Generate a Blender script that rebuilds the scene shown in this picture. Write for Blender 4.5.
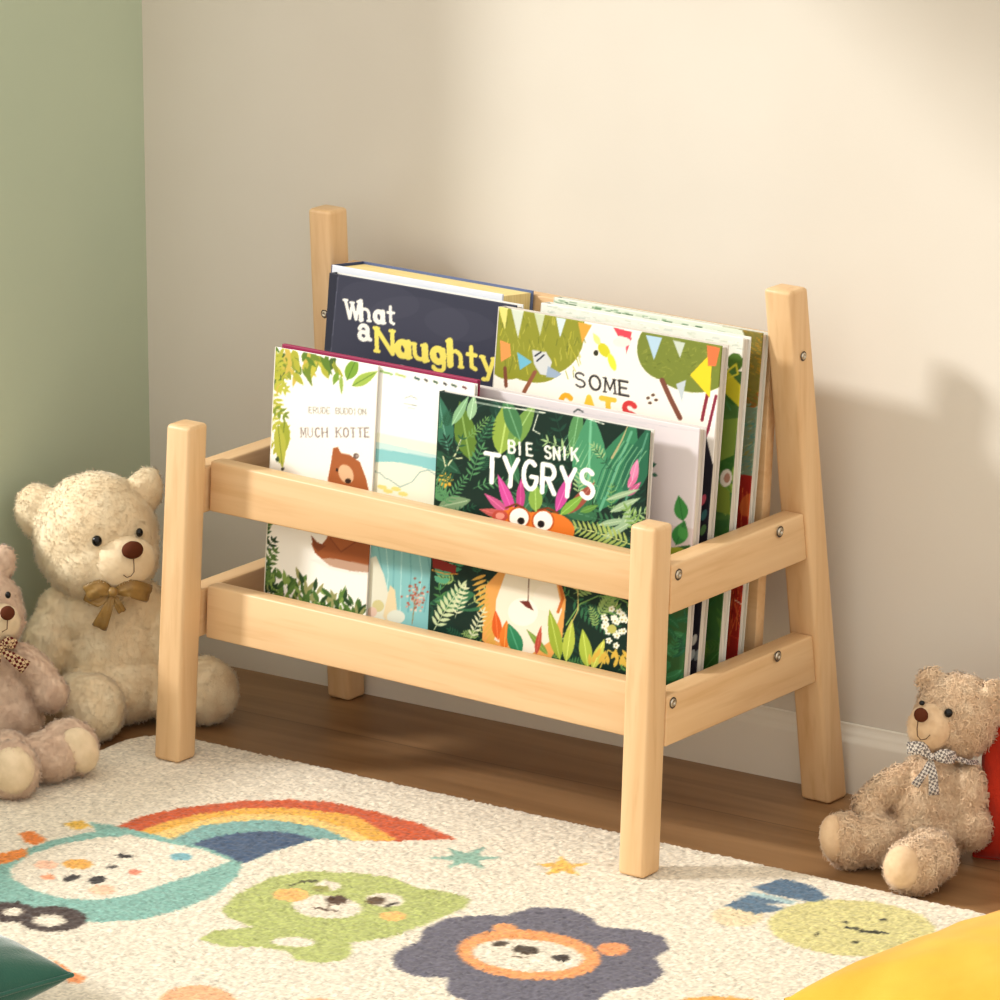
import bpy, bmesh, math, random
import numpy as np
from mathutils import Vector, Matrix, noise as mnoise
R = math.radians
random.seed(7); rng = np.random.default_rng(7)
for o in list(bpy.data.objects): bpy.data.objects.remove(o)
COL = bpy.context.scene.collection
scene = bpy.context.scene

# ------------------------------------------------------------------ camera, sky light, sun, exposure
CAM = np.array([2.7304, -3.8545, 1.6996]); YAW, PITCH, FPX = 0.6435, 0.2726, 5301.6
cd = bpy.data.cameras.new('camera'); cam = bpy.data.objects.new('camera', cd); COL.objects.link(cam)
cam.location = CAM.tolist(); cam.rotation_euler = (math.pi/2-PITCH, 0, YAW)
cd.sensor_width = 36; cd.lens = FPX/1000*36; cd.clip_end = 100
scene.camera = cam
w = bpy.data.worlds.new('world'); scene.world = w; w.use_nodes = True
bg = w.node_tree.nodes['Background']; bg.inputs[0].default_value = (1.0, 0.935, 0.845, 1); bg.inputs[1].default_value = 1.28
sd = bpy.data.lights.new('sun', 'SUN'); sun = bpy.data.objects.new('sun', sd); COL.objects.link(sun)
SUN_DIR = Vector((0.80, 0.60, -0.53)).normalized()
sun.rotation_euler = SUN_DIR.to_track_quat('-Z', 'Y').to_euler(); sun.location = (-2.5, -2, 2.4)
sd.energy = 2.85; sd.angle = R(7.2); sd.color = (1.0, 0.98, 0.955)
scene.view_settings.view_transform = 'Standard'; scene.view_settings.look = 'None'
scene.view_settings.gamma = 1; scene.view_settings.use_curve_mapping = False
scene.view_settings.exposure = 0.0

# ------------------------------------------------------------------ measuring helpers
ca, sa, ce, se = math.cos(YAW), math.sin(YAW), math.cos(PITCH), math.sin(PITCH)
FW = np.array([-sa*ce, ca*ce, -se]); RT_ = np.array([ca, sa, 0.]); UP_ = np.cross(RT_, FW)
def plane_pt(px, py, n, d):
    v = FW*FPX + RT_*(px-500) - UP_*(py-500); n = np.array(n, float)
    return CAM + v*((d-n@CAM)/(n@v))
def floor_pt(px, py, z=0.): return plane_pt(px, py, (0, 0, 1), z)
TOW = np.array([sa, -ca, 0.])                 # horizontal, from the corner towards the room

# ------------------------------------------------------------------ object helpers
def tag(o, label=None, cat=None, group=None, kind=None):
    for k, v in (('label', label), ('category', cat), ('group', group), ('kind', kind)):
        if v: o[k] = v
    return o
def link(name, me, mat=None, parent=None, smooth=False):
    o = bpy.data.objects.new(name, me); COL.objects.link(o)
    if mat is not None:
        for m in (mat if isinstance(mat, (list, tuple)) else [mat]): me.materials.append(m)
    if smooth:
        me.polygons.foreach_set('use_smooth', [True]*len(me.polygons))
    if parent is not None:
        o.parent = parent; o.matrix_parent_inverse = Matrix.Translation(-Vector(parent.location))
    return o
def empty(name, loc, label, cat, group=None):
    o = bpy.data.objects.new(name, None); COL.objects.link(o); o.location = loc; o.empty_display_size = .02
    return tag(o, label, cat, group)
def mesh_from(V, F, name='m'):
    me = bpy.data.meshes.new(name); me.from_pydata([tuple(map(float, v)) for v in V], [], [tuple(map(int, f)) for f in F]); me.update(); return me
def hexa(V8, bev=0.002, seg=3):
    """V8: bottom 4 (ccw from above) then top 4"""
    bm = bmesh.new(); vs = [bm.verts.new(tuple(map(float, v))) for v in V8]
    for f in ((3, 2, 1, 0), (4, 5, 6, 7), (0, 1, 5, 4), (1, 2, 6, 5), (2, 3, 7, 6), (3, 0, 4, 7)): bm.faces.new([vs[i] for i in f])
    if bev: bmesh.ops.bevel(bm, geom=bm.edges[:], offset=bev, segments=seg, profile=.5, affect='EDGES')
    me = bpy.data.meshes.new('h'); bm.normal_update(); bm.to_mesh(me); bm.free(); return me
def box(x0, x1, y0, y1, z0, z1, bev=0.001, seg=2):
    return hexa([(x0, y0, z0), (x1, y0, z0), (x1, y1, z0), (x0, y1, z0), (x0, y0, z1), (x1, y0, z1), (x1, y1, z1), (x0, y1, z1)], bev, seg)
def shade_auto(me):
    me.polygons.foreach_set('use_smooth', [True]*len(me.polygons))
    me.set_sharp_from_angle(angle=R(50))

# ------------------------------------------------------------------ materials
def s2l(c):
    c = np.asarray(c, float)/255.
    return np.where(c <= .04045, c/12.92, ((c+.055)/1.055)**2.4)
def mat(name, col=(200, 200, 200), rough=.6, sheen=0., spec=.5, metal=0., vcol=None):
    m = bpy.data.materials.new(name); m.use_nodes = True; b = m.node_tree.nodes['Principled BSDF']
    b.inputs['Base Color'].default_value = (*s2l(col), 1); b.inputs['Roughness'].default_value = rough
    b.inputs['Metallic'].default_value = metal; b.inputs['Specular IOR Level'].default_value = spec
    if sheen:
        b.inputs['Sheen Weight'].default_value = sheen; b.inputs['Sheen Roughness'].default_value = .4
    if vcol:
        a = m.node_tree.nodes.new('ShaderNodeAttribute'); a.attribute_name = vcol
        m.node_tree.links.new(a.outputs['Color'], b.inputs['Base Color'])
    return m
def nodes(m): nt = m.node_tree; return nt, nt.nodes, nt.links, nt.nodes['Principled BSDF']
def add_noise_color(m, c1, c2, scale, stretch=(1, 1, 1), detail=4, dist=0., lo=.35, hi=.65, bump=0., bscale=None, rot=(0, 0, 0)):
    nt, N, L, b = nodes(m)
    tc = N.new('ShaderNodeTexCoord'); mp = N.new('ShaderNodeMapping'); mp.inputs['Scale'].default_value = stretch; mp.inputs['Rotation'].default_value = rot
    L.new(tc.outputs['Object'], mp.inputs[0])
    n = N.new('ShaderNodeTexNoise'); n.inputs['Scale'].default_value = scale; n.inputs['Detail'].default_value = detail; n.inputs['Distortion'].default_value = dist
    L.new(mp.outputs[0], n.inputs['Vector'])
    r = N.new('ShaderNodeValToRGB'); r.color_ramp.elements[0].position = lo; r.color_ramp.elements[1].position = hi
    r.color_ramp.elements[0].color = (*s2l(c1), 1); r.color_ramp.elements[1].color = (*s2l(c2), 1)
    L.new(n.outputs[0], r.inputs[0]); L.new(r.outputs[0], b.inputs['Base Color'])
    if bump:
        n2 = n
        if bscale:
            n2 = N.new('ShaderNodeTexNoise'); n2.inputs['Scale'].default_value = bscale; n2.inputs['Detail'].default_value = 3; L.new(tc.outputs['Object'], n2.inputs['Vector'])
        bp = N.new('ShaderNodeBump'); bp.inputs['Strength'].default_value = bump; bp.inputs['Distance'].default_value = .002
        L.new(n2.outputs[0], bp.inputs['Height']); L.new(bp.outputs[0], b.inputs['Normal'])
    return m
def wood(name, st):
    m = mat(name, rough=.42, spec=.4)
    add_noise_color(m, (216, 176, 127), (229, 194, 148), 1.0, st, detail=6, dist=1.2, lo=.3, hi=.7)
    nt, N, L, b = nodes(m)
    # thin darker grain lines
    tc = N.new('ShaderNodeTexCoord'); mp = N.new('ShaderNodeMapping'); mp.inputs['Scale'].default_value = [v*5 for v in st]
    L.new(tc.outputs['Object'], mp.inputs[0]); n = N.new('ShaderNodeTexNoise'); n.inputs['Scale'].default_value = 1; n.inputs['Detail'].default_value = 3
    L.new(mp.outputs[0], n.inputs['Vector'])
    r = N.new('ShaderNodeValToRGB'); r.color_ramp.elements[0].position = .30; r.color_ramp.elements[1].position = .48
    r.color_ramp.elements[0].color = (.80, .70, .58, 1); r.color_ramp.elements[1].color = (1, 1, 1, 1)
    mx = N.new('ShaderNodeMix'); mx.data_type = 'RGBA'; mx.blend_type = 'MULTIPLY'; mx.inputs[0].default_value = .38
    src = b.inputs['Base Color'].links[0].from_socket
    L.new(n.outputs[0], r.inputs[0]); L.new(src, mx.inputs[6]); L.new(r.outputs[0], mx.inputs[7]); L.new(mx.outputs[2], b.inputs['Base Color'])
    return m
WX = wood('pine_along_x', (1.8, 28, 28)); WY = wood('pine_along_y', (28, 1.8, 28)); WZ = wood('pine_along_z', (28, 28, 1.8))
M_wall = add_noise_color(mat('cream_wall_paint', rough=.85, spec=.2), (217, 210, 197), (222, 216, 204), 3, bump=.05, bscale=260)
M_green = add_noise_color(mat('sage_wall_paint', rough=.85, spec=.2), (184, 196, 172), (189, 200, 175), 3, bump=.05, bscale=260)
M_base = mat('white_skirting_paint', (230, 224, 210), .45, spec=.4)

# ------------------------------------------------------------------ setting (the room is turned 3 degrees against the rack)
WT = R(3.15); LW = -.8655
Rw = Matrix.Rotation(WT, 4, 'Z'); Wo = Vector((0, .349, 0))
def wall_pt(x, y, z): return Wo + Rw @ Vector((x, y, z))       # y=0: the front of the skirting board
def struct(name, me, m, parent=None):
    o = link(name, me, m, parent)
    if parent is None: o['kind'] = 'structure'
    return o
def room_mesh(me): me.transform(Matrix.Translation(Wo) @ Rw); me.update(); return me
fl = mat('oak_laminate_floor', rough=.38, spec=.45)
def floor_nodes(m):
    nt, N, L, b = nodes(m)
    tc = N.new('ShaderNodeTexCoord'); mp = N.new('ShaderNodeMapping'); mp.inputs['Rotation'].default_value = (0, 0, -WT); L.new(tc.outputs['Object'], mp.inputs[0])
    br = N.new('ShaderNodeTexBrick'); br.inputs['Scale'].default_value = 1; br.inputs['Brick Width'].default_value = 2.6; br.offset = 0; mp.inputs['Location'].default_value = (1.5, .05, 0); br.inputs['Row Height'].default_value = .14
    br.inputs['Mortar Size'].default_value = .0012; br.inputs['Mortar Smooth'].default_value = .2; br.inputs['Bias'].default_value = 0
    br.inputs['Color1'].default_value = (*s2l((146, 112, 76)), 1); br.inputs['Color2'].default_value = (*s2l((156, 121, 84)), 1); br.inputs['Mortar'].default_value = (*s2l((120, 90, 60)), 1)
    L.new(mp.outputs[0], br.inputs['Vector'])
    mp2 = N.new('ShaderNodeMapping'); mp2.inputs['Scale'].default_value = (2.5, 34, 1); L.new(mp.outputs[0], mp2.inputs[0])
    n = N.new('ShaderNodeTexNoise'); n.inputs['Scale'].default_value = 1; n.inputs['Detail'].default_value = 8; n.inputs['Distortion'].default_value = 1.0; L.new(mp2.outputs[0], n.inputs['Vector'])
    r = N.new('ShaderNodeValToRGB'); r.color_ramp.elements[0].position = .3; r.color_ramp.elements[1].position = .7
    r.color_ramp.elements[0].color = (.70, .64, .56, 1); r.color_ramp.elements[1].color = (1.1, 1.08, 1.05, 1); L.new(n.outputs[0], r.inputs[0])
    mx = N.new('ShaderNodeMix'); mx.data_type = 'RGBA'; mx.blend_type = 'MULTIPLY'; mx.inputs[0].default_value = 1
    L.new(br.outputs[0], mx.inputs[6]); L.new(r.outputs[0], mx.inputs[7]); L.new(mx.outputs[2], b.inputs['Base Color'])
    bp = N.new('ShaderNodeBump'); bp.inputs['Strength'].default_value = .12; bp.inputs['Distance'].default_value = .001; L.new(n.outputs[0], bp.inputs['Height']); L.new(bp.outputs[0], b.inputs['Normal'])
floor_nodes(fl)
struct('floor', room_mesh(box(LW-.1, 3.2, -3.4, .112, -.05, 0, 0)), fl)
struct('wall_back', room_mesh(box(LW, 3.2, .012, .11, 0, 2.3, 0)), M_wall)
# left wall with the window the sun comes through: opening between y=WJ0..WJ1
WJ0, WJ1, WZ0, WZ1 = -2.2, -.25, .24, 1.42
bm = bmesh.new()
def bm_box(bm, x0, x1, y0, y1, z0, z1):
    v = [bm.verts.new(p) for p in ((x0, y0, z0), (x1, y0, z0), (x1, y1, z0), (x0, y1, z0), (x0, y0, z1), (x1, y0, z1), (x1, y1, z1), (x0, y1, z1))]
    for f in ((3, 2, 1, 0), (4, 5, 6, 7), (0, 1, 5, 4), (1, 2, 6, 5), (2, 3, 7, 6), (3, 0, 4, 7)): bm.faces.new([v[i] for i in f])
for y0, y1, z0, z1 in ((WJ1, .11, 0, 2.3), (-3.4, WJ0, 0, 2.3), (WJ0, WJ1, 0, WZ0), (WJ0, WJ1, WZ1, 2.3)): bm_box(bm, LW-.06, LW, y0, y1, z0, z1)
me = bpy.data.meshes.new('wl'); bm.to_mesh(me); bm.free()
struct('wall_left', room_mesh(me), M_green)
wf = struct('window_1', room_mesh(box(LW-.05, LW-.01, WJ0, WJ1, WZ0-.02, WZ0, .002)), M_base)
for a in ((WJ0, WJ0+.04, WZ0, WZ1), (WJ1-.03, WJ1, WZ0, WZ1), (WJ0, WJ1, WZ1-.03, WZ1)):
    link('window_frame', room_mesh(box(LW-.05, LW-.01, *a, .002)), M_base, wf)
# skirting boards with a moulded top
def skirting(name, pts_yz, along, lo, hi):
    V = []; n = len(pts_yz)
    for t in (lo, hi):
        for d, z in pts_yz: V.append((t, d, z) if along == 'x' else (LW-.0+(.012-d), t, z))
    F = [(i, (i+1) % n, n+(i+1) % n, n+i) for i in range(n)] + [tuple(range(n))[::-1], tuple(range(n, 2*n))]
    me = mesh_from(V, F); bm = bmesh.new(); bm.from_mesh(me); bmesh.ops.recalc_face_normals(bm, faces=bm.faces[:]); bm.to_mesh(me); bm.free()
    shade_auto(me); return struct(name, room_mesh(me), M_base)
prof = [(.0115, .0), (.0, .0), (.0, .052), (.001, .055), (.004, .057), (.005, .060), (.0065, .063), (.009, .065), (.0095, .069), (.0115, .070)]
skirting('baseboard_back', prof, 'x', LW+.001, 3.1)
skirting('baseboard_left', prof, 'y', -3.3, -.0005)

# ------------------------------------------------------------------ painter: fills a colour grid with polygons given in plane coordinates
class Canvas:
    """regular grid over (s,t) metres; ss*ss samples per vertex"""
    def __init__(self, s0, s1, t0, t1, step, base, frame=None, ss=2):
        self.ss = ss; self.s0, self.t0 = s0, t0
        self.nx = int(round((s1-s0)/step))+1; self.ny = int(round((t1-t0)/step))+1
        self.dx = (s1-s0)/(self.nx-1); self.dy = (t1-t0)/(self.ny-1)
        self.W, self.H = self.nx*ss, self.ny*ss
        self.img = np.empty((self.H, self.W, 3)); self.img[:] = np.array(base, float)
        self.frame = frame                                    # frame(px,py) -> (s,t)
    def to_grid(self, P):
        P = np.asarray(P, float); ss = self.ss
        return np.stack([((P[:, 0]-self.s0)/self.dx+.5)*ss-.5, ((P[:, 1]-self.t0)/self.dy+.5)*ss-.5], 1)
    def poly_st(self, P, col, alpha=1., jit=0):
        G = self.to_grid(P)
        x0 = max(0, int(G[:, 0].min())-1); x1 = min(self.W, int(G[:, 0].max())+2); y0 = max(0, int(G[:, 1].min())-1); y1 = min(self.H, int(G[:, 1].max())+2)
        if x1 <= x0 or y1 <= y0: return
        X, Y = np.meshgrid(np.arange(x0, x1, dtype=float), np.arange(y0, y1, dtype=float))
        if jit: X += rng.normal(0, jit, X.shape); Y += rng.normal(0, jit, Y.shape)
        ins = np.zeros(X.shape, bool); n = len(G)
        for i in range(n):
            ax, ay = G[i]; bx, by = G[(i+1) % n]
            if ay == by: continue
            ins ^= ((ay > Y) != (by > Y)) & (X < (bx-ax)*(Y-ay)/(by-ay)+ax)
        sub = self.img[y0:y1, x0:x1]; c = np.array(col, float)
        sub[ins] = sub[ins]*(1-alpha)+c*alpha
    def poly(self, P, col, alpha=1., jit=0): self.poly_st([self.frame(*p) for p in P], col, alpha, jit)
    def ell(self, cx, cy, rx, ry, col, rot=0, alpha=1., jit=0, n=28):
        c, s = math.cos(R(rot)), math.sin(R(rot))
        self.poly([(cx+rx*math.cos(t)*c-ry*math.sin(t)*s, cy+rx*math.cos(t)*s+ry*math.sin(t)*c) for t in np.linspace(0, 2*math.pi, n, endpoint=False)], col, alpha, jit)
    def line(self, P, wd, col, alpha=1., jit=0, taper=False):
        P = [np.array(p, float) for p in P]
        for i in range(len(P)-1):
            a, b = P[i], P[i+1]; d = b-a; l = np.hypot(*d)
            if l < 1e-6: continue
            n_ = np.array([-d[1], d[0]])/l*wd/2
            wa = 1-i/(len(P)-1) if taper else 1; wb = 1-(i+1)/(len(P)-1) if taper else 1
            self.poly([a-n_*wa, a+n_*wa, b+n_*wb, b-n_*wb], col, alpha, jit)
            if wd > .6 and not taper: self.ell(b[0], b[1], wd/2, wd/2, col, 0, alpha, jit, 10)
        if wd > .6: self.ell(P[0][0], P[0][1], wd/2, wd/2, col, 0, alpha, jit, 10)
    def leaf(self, x, y, ln, wd, ang, col, vein=None, bend=0.):
        """leaf from (x,y) pointing at ang (0=right, 90=up in the picture)"""
        c, s = math.cos(R(ang)), math.sin(R(ang)); A, B = [], []
        for k in range(9):
            t = k/8; h = wd/2*math.sin(math.pi*t**.8)
            bx = bend*ln*math.sin(math.pi*t)*.5
            for S, sg in ((A, 1), (B, -1)):
                u, v = t*ln, sg*h+bx
                S.append((x+u*c-v*s, y-(u*s+v*c)))
        self.poly(A+B[::-1], col)
        if vein is not None:
            mid = [((a[0]+b[0])/2, (a[1]+b[1])/2) for a, b in zip(A, B)]
            self.line(mid[:8], max(.5, wd*.07), vein)
    def frond(self, x, y, ln, ang, n, lf, col, wd=.3, bend=0., spread=55, stem=None):
        """a stem with pairs of leaflets"""
        px, py, a = x, y, ang; st = ln/n; pts = [(x, y)]
        for k in range(n):
            px += math.cos(R(a))*st; py -= math.sin(R(a))*st; a += bend/n; pts.append((px, py))
            q = lf*(1-.6*abs(k/n-.3))
            self.leaf(px, py, q, q*wd, a+spread, col); self.leaf(px, py, q, q*wd, a-spread, col)
        self.leaf(px, py, lf*.8, lf*.8*wd, a, col)
        self.line(pts, max(.5, lf*.06), stem if stem is not None else col)
    def vary(self, amp, freq=.02, streak=(1, 1)):
        H, W = self.H, self.W
        def sm(n0, n1):
            a = rng.normal(0, 1, (n0+2, n1+2)); yy = np.linspace(0, n0, H); xx = np.linspace(0, n1, W)
            yi = yy.astype(int); xi = xx.astype(int); fy = (yy-yi)[:, None]; fx = (xx-xi)[None]
            return (a[yi][:, xi]*(1-fy)*(1-fx)+a[yi+1][:, xi]*fy*(1-fx)+a[yi][:, xi+1]*(1-fy)*fx+a[yi+1][:, xi+1]*fy*fx)
        g = sm(max(2, int(H*freq*streak[1])), max(2, int(W*freq*streak[0])))*.6+sm(max(2, int(H*freq*3*streak[1])), max(2, int(W*freq*3*streak[0])))*.4
        self.img *= (1+amp*g)[:, :, None]
    def result(self):
        ss = self.ss; a = self.img.reshape(self.ny, ss, self.nx, ss, 3).mean((1, 3))
        return s2l(np.clip(a, 0, 255))
def grid_mesh(cv, place, name='g', lip=None):
    """place(S,T) -> xyz array; lip: vector for a folded down border (gives the sheet its thickness)"""
    S, T = np.meshgrid(cv.s0+np.arange(cv.nx)*cv.dx, cv.t0+np.arange(cv.ny)*cv.dy)
    V = place(S, T).reshape(-1, 3); nx, ny = cv.nx, cv.ny
    i = (np.arange(ny-1)[:, None]*nx+np.arange(nx-1)[None]).ravel()
    F = np.stack([i, i+1, i+nx+1, i+nx], 1)
    col = cv.result().reshape(-1, 3)
    if lip is not None:
        ring = list(range(nx))+[r*nx+nx-1 for r in range(1, ny)]+[(ny-1)*nx+c for c in range(nx-2, -1, -1)]+[r*nx for r in range(ny-2, 0, -1)]
        n0 = len(V); V = np.vstack([V, V[ring]+np.array(lip)]); m = len(ring); col = np.vstack([col, col[ring]])
        F = np.vstack([F, [(ring[(k+1) % m], ring[k], n0+k, n0+(k+1) % m) for k in range(m)]])
        # closing face at the back
    me = bpy.data.meshes.new(name); nv, nf = len(V), len(F)
    me.vertices.add(nv); me.vertices.foreach_set('co', V.astype(np.float32).ravel())
    me.loops.add(nf*4); me.loops.foreach_set('vertex_index', F.astype(np.int32).ravel())
    me.polygons.add(nf); me.polygons.foreach_set('loop_start', np.arange(nf, dtype=np.int32)*4); me.polygons.foreach_set('loop_total', np.full(nf, 4, np.int32))
    me.update(calc_edges=True); me.validate()
    at = me.color_attributes.new('Col', 'FLOAT_COLOR', 'POINT'); at.data.foreach_set('color', np.hstack([col, np.ones((nv, 1))]).astype(np.float32).ravel())
    return me

# ------------------------------------------------------------------ rug
RZ = .008
RO = Vector((0, .107, 0)); RR = Matrix.Rotation(R(2.7), 3, 'Z')     # rug frame: s along the back edge, t away from it (negative)
RRi = np.array(RR.inverted()); RRm = np.array(RR)
def rug_frame(px, py):
    p = RRi @ (floor_pt(px, py, RZ+.001)-np.array(RO)); return p[0], p[1]
CREAM = (226, 216, 196)
cv = Canvas(-.668, .62, -.86, 0, .0022, CREAM, rug_frame, ss=2)
J = 1.1
RED, YEL, LYEL, TEAL, NAVY = (196, 90, 52), (226, 170, 74), (232, 196, 120), (124, 166, 160), (72, 90, 116)
def P_(s): return [tuple(map(float, q.split(','))) for q in s.split()]
# rainbow
cv.poly(P_('112,827 140,816 180,807 240,800 290,799 330,801 380,812 420,823 457,838 397,840 240,866 200,850'), RED, jit=J)
cv.poly(P_('138,831 165,821 200,813 248,807 296,807 356,815 397,839 300,842 240,864 200,850'), YEL, jit=J)
cv.poly(P_('150,834 175,826 205,818 250,813 300,814 345,826 372,840 300,844 240,864 200,850'), LYEL, jit=J)
cv.poly(P_('168,840 200,825 240,820 272,819 320,826 354,841 300,846 240,864 200,850'), TEAL, jit=J)
cv.poly(P_('186,845 212,836 248,831 272,830 296,833 316,838 272,851 246,862 229,860 205,852'), NAVY, jit=J)
cv.poly(P_('317,838 354,840 398,840 458,839 462,848 380,856 300,868 240,872 238,862 246,862 272,851'), CREAM, jit=J)
# blue creature
cv.poly(P_('-30,880 0,863 26,849 48,840 96,830 89,821 115,825 144,831 173,839 204,846 230,856 242,863 238,875 216,894 180,909 144,918 96,922 60,916 0,906 -40,900'), (132, 176, 164), jit=J)
cv.poly(P_('10,868 29,854 58,844 96,837 130,834 168,842 204,849 231,860 204,870 168,882 132,894 96,899 60,897 29,887 12,878'), CREAM, jit=J)
for a in ((78, 863, 15, 5, (226, 168, 84)), (46, 864, 12, 4.5, (238, 190, 160)), (48, 876, 7, 3, (236, 160, 120)), (135, 871, 7, 2.5, (226, 140, 112)), (102, 889, 14, 5, (240, 192, 160)), (181, 856, 11, 4, (124, 174, 182)),
          (72, 877, 9, 3, (58, 54, 52), -12), (97, 879, 9, 4, (58, 54, 52), -5), (124, 855, 9, 1.6, (60, 56, 54), 5), (112, 866, 6, 1.6, (60, 56, 54), -8)): cv.ell(*a, jit=.7)
cv.poly(P_('19,832 31,829 47,839 36,844 26,842'), (222, 128, 62), jit=J); cv.poly(P_('-20,862 0,853 27,847 27,856 0,864 -20,872'), (224, 136, 66), jit=J)
cv.poly(P_('63,823 82,819 92,826 76,829'), (228, 184, 84), jit=J)
cv.ell(10, 911, 26, 10, (74, 62, 58), jit=J); cv.ell(53, 918, 34, 13, (74, 62, 58), jit=J)
cv.ell(13, 911, 10, 4.3, CREAM, jit=J); cv.ell(49, 919.5, 17, 6, CREAM, jit=J)
# green bear
GRN = (176, 184, 112)
cv.poly(P_('221,909 236,894 272,876 308,870 356,872 392,876 418,887 448,891 471,898 465,907 424,924 392,936 350,942 352,952 344,959 320,962 296,959 288,951 262,946 224,946 199,938 214,930 253,926 231,918'), GRN, jit=J)
cv.ell(293, 941, 22, 5, CREAM, 2, jit=J); cv.ell(327, 906, 35, 11.5, CREAM, 3, jit=J)
cv.ell(385, 899, 19, 7, CREAM, 3, jit=.8); cv.ell(328, 885, 13, 5, CREAM, jit=.8); cv.ell(321, 888, 10, 3.4, (150, 150, 84), jit=.8)
cv.ell(337, 899, 11, 4.5, (86, 64, 48), jit=.8); cv.ell(376, 900, 10, 4, (96, 76, 56), jit=.8); cv.line([(386, 905), (398, 902)], 2.2, (60, 54, 46), jit=.5)
cv.line([(314, 906), (326, 909), (330, 904)], 1.8, (86, 64, 48), jit=.4); cv.line([(326, 909), (338, 910)], 1.4, (86, 64, 48), jit=.4); cv.line([(290, 885), (300, 881), (318, 880)], 2, (90, 90, 56), jit=.5)
cv.ell(291, 894, 18, 6.5, (238, 184, 110), jit=.8); cv.ell(393, 915, 13, 5, (238, 184, 110), jit=.8)
# two stars
def star(cx, cy, rx, ry, n, inner, col, ph=90):
    P = []
    for k in range(2*n):
        q = 1 if k % 2 == 0 else inner; t = R(ph+180*k/n); P.append((cx+rx*q*math.cos(t), cy-ry*q*math.sin(t)))
    cv.poly(P, col, jit=.9)
star(466, 857, 38, 13, 6, .38, (140, 178, 160), 0); star(562, 866, 29, 11, 5, .38, (236, 186, 92))
# lion
MAN = (104, 101, 112)
cv.poly(P_('392,958 397,950 419,940 424,928 448,917 485,914 506,915 534,906 568,908 590,916 600,926 640,929 664,936 669,948 655,957 664,972 650,984 610,990 590,1004 540,1012 490,1008 450,994 446,984 449,977 414,975 396,967'), MAN, jit=J)
cv.ell(529, 954, 72, 25, (232, 156, 98), 4, jit=J); cv.ell(505, 927, 13, 4.5, (232, 160, 104), jit=J); cv.ell(613, 948, 16, 6.5, (232, 152, 98), jit=J)
cv.ell(528, 954.5, 56, 16, CREAM, 4, jit=J)
cv.ell(526, 949, 14, 4.3, (74, 62, 50), 4, jit=.7); cv.ell(500, 943, 8, 2.6, (74, 62, 50), -5, jit=.7); cv.ell(561, 957, 9, 3.8, (60, 50, 44), jit=.7); cv.line([(513, 955), (526, 957), (530, 952)], 1.4, (110, 90, 70), jit=.4)
# lemon blob and blue stripes
cv.ell(738, 915, 26, 11, (226, 208, 170), jit=J)
cv.poly(P_('752,886 784,878 810,884 829,896 820,903 800,899 770,893'), (84, 108, 130), jit=J); cv.poly(P_('748,890 768,894 800,901 790,903 750,897'), (170, 196, 196), jit=J)
cv.poly(P_('724,905 748,894 786,902 766,903 786,908 758,913'), (92, 116, 136), jit=J)
cv.ell(852, 927, 84, 28, (206, 198, 136), 3, jit=J)
for a in (((845, 926), (858, 928)), ((860, 930), (888, 932)), ((880, 919), (886, 919)), ((844, 921), (847, 921)), ((853, 941), (858, 941)), ((816, 935), (818, 932))): cv.line(a, 2.2, (58, 58, 44), jit=.5)
cv.ell(197, 1003, 40, 19, (234, 176, 132), jit=J); cv.ell(200, 1007, 18, 8, CREAM, jit=J); cv.ell(318, 1006, 30, 9, (236, 184, 140), jit=J); cv.ell(718, 1012, 62, 17, (226, 166, 84), jit=J)
cv.poly(P_('50,956 72,970 88,977 80,983 68,981'), (232, 150, 96), jit=J)
cv.img *= (1+rng.normal(0, .05, cv.img.shape[:2]))[:, :, None]
_k = rng.normal(0, 1, (cv.H//2+1, cv.W//2+1)).repeat(2, 0).repeat(2, 1)[:cv.H, :cv.W]; cv.img *= np.clip(1+.075*_k, .76, 1.08)[:, :, None]
def rug_place(S, T):
    z = RZ+rng.normal(0, .0006, S.shape)+.0005*np.sin(S*900+3*np.sin(T*400))*np.sin(T*850+3*np.sin(S*370))
    # rounded corners and a ragged edge
    e = np.minimum(np.minimum(S-cv.s0, -T), 1e9); z = z-np.where(e < .006, (.006-e)*.5, 0)
    edge_w = rng.normal(0, .0006, S.shape)*((e < .004) | (T < -9))
    rad = .05; cx, cy = cv.s0+rad, -rad
    dx = np.minimum(S-cx, 0); dy = np.maximum(T-cy, 0); r = np.hypot(dx, dy); q = np.where((dx < 0) & (dy > 0) & (r > 1e-6), np.maximum(-dx, dy)/np.maximum(r, 1e-6), 1)
    S2 = np.where((dx < 0) & (dy > 0), cx+dx*q, S)+edge_w; T2 = np.where((dx < 0) & (dy > 0), cy+dy*q, T)+edge_w
    P = np.stack([S2, T2, np.zeros_like(S2)], -1) @ RRm.T + np.array(RO); P[..., 2] = z
    return P
M_rug = mat('tufted_wool', rough=1, spec=.05, sheen=.25, vcol='Col')
rug = link('rug', grid_mesh(cv, rug_place, lip=(0, 0, -RZ+.0005)), M_rug)
tag(rug, 'cream tufted children\'s rug patterned with a rainbow, green bear and grey-maned lion', 'rug')

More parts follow.
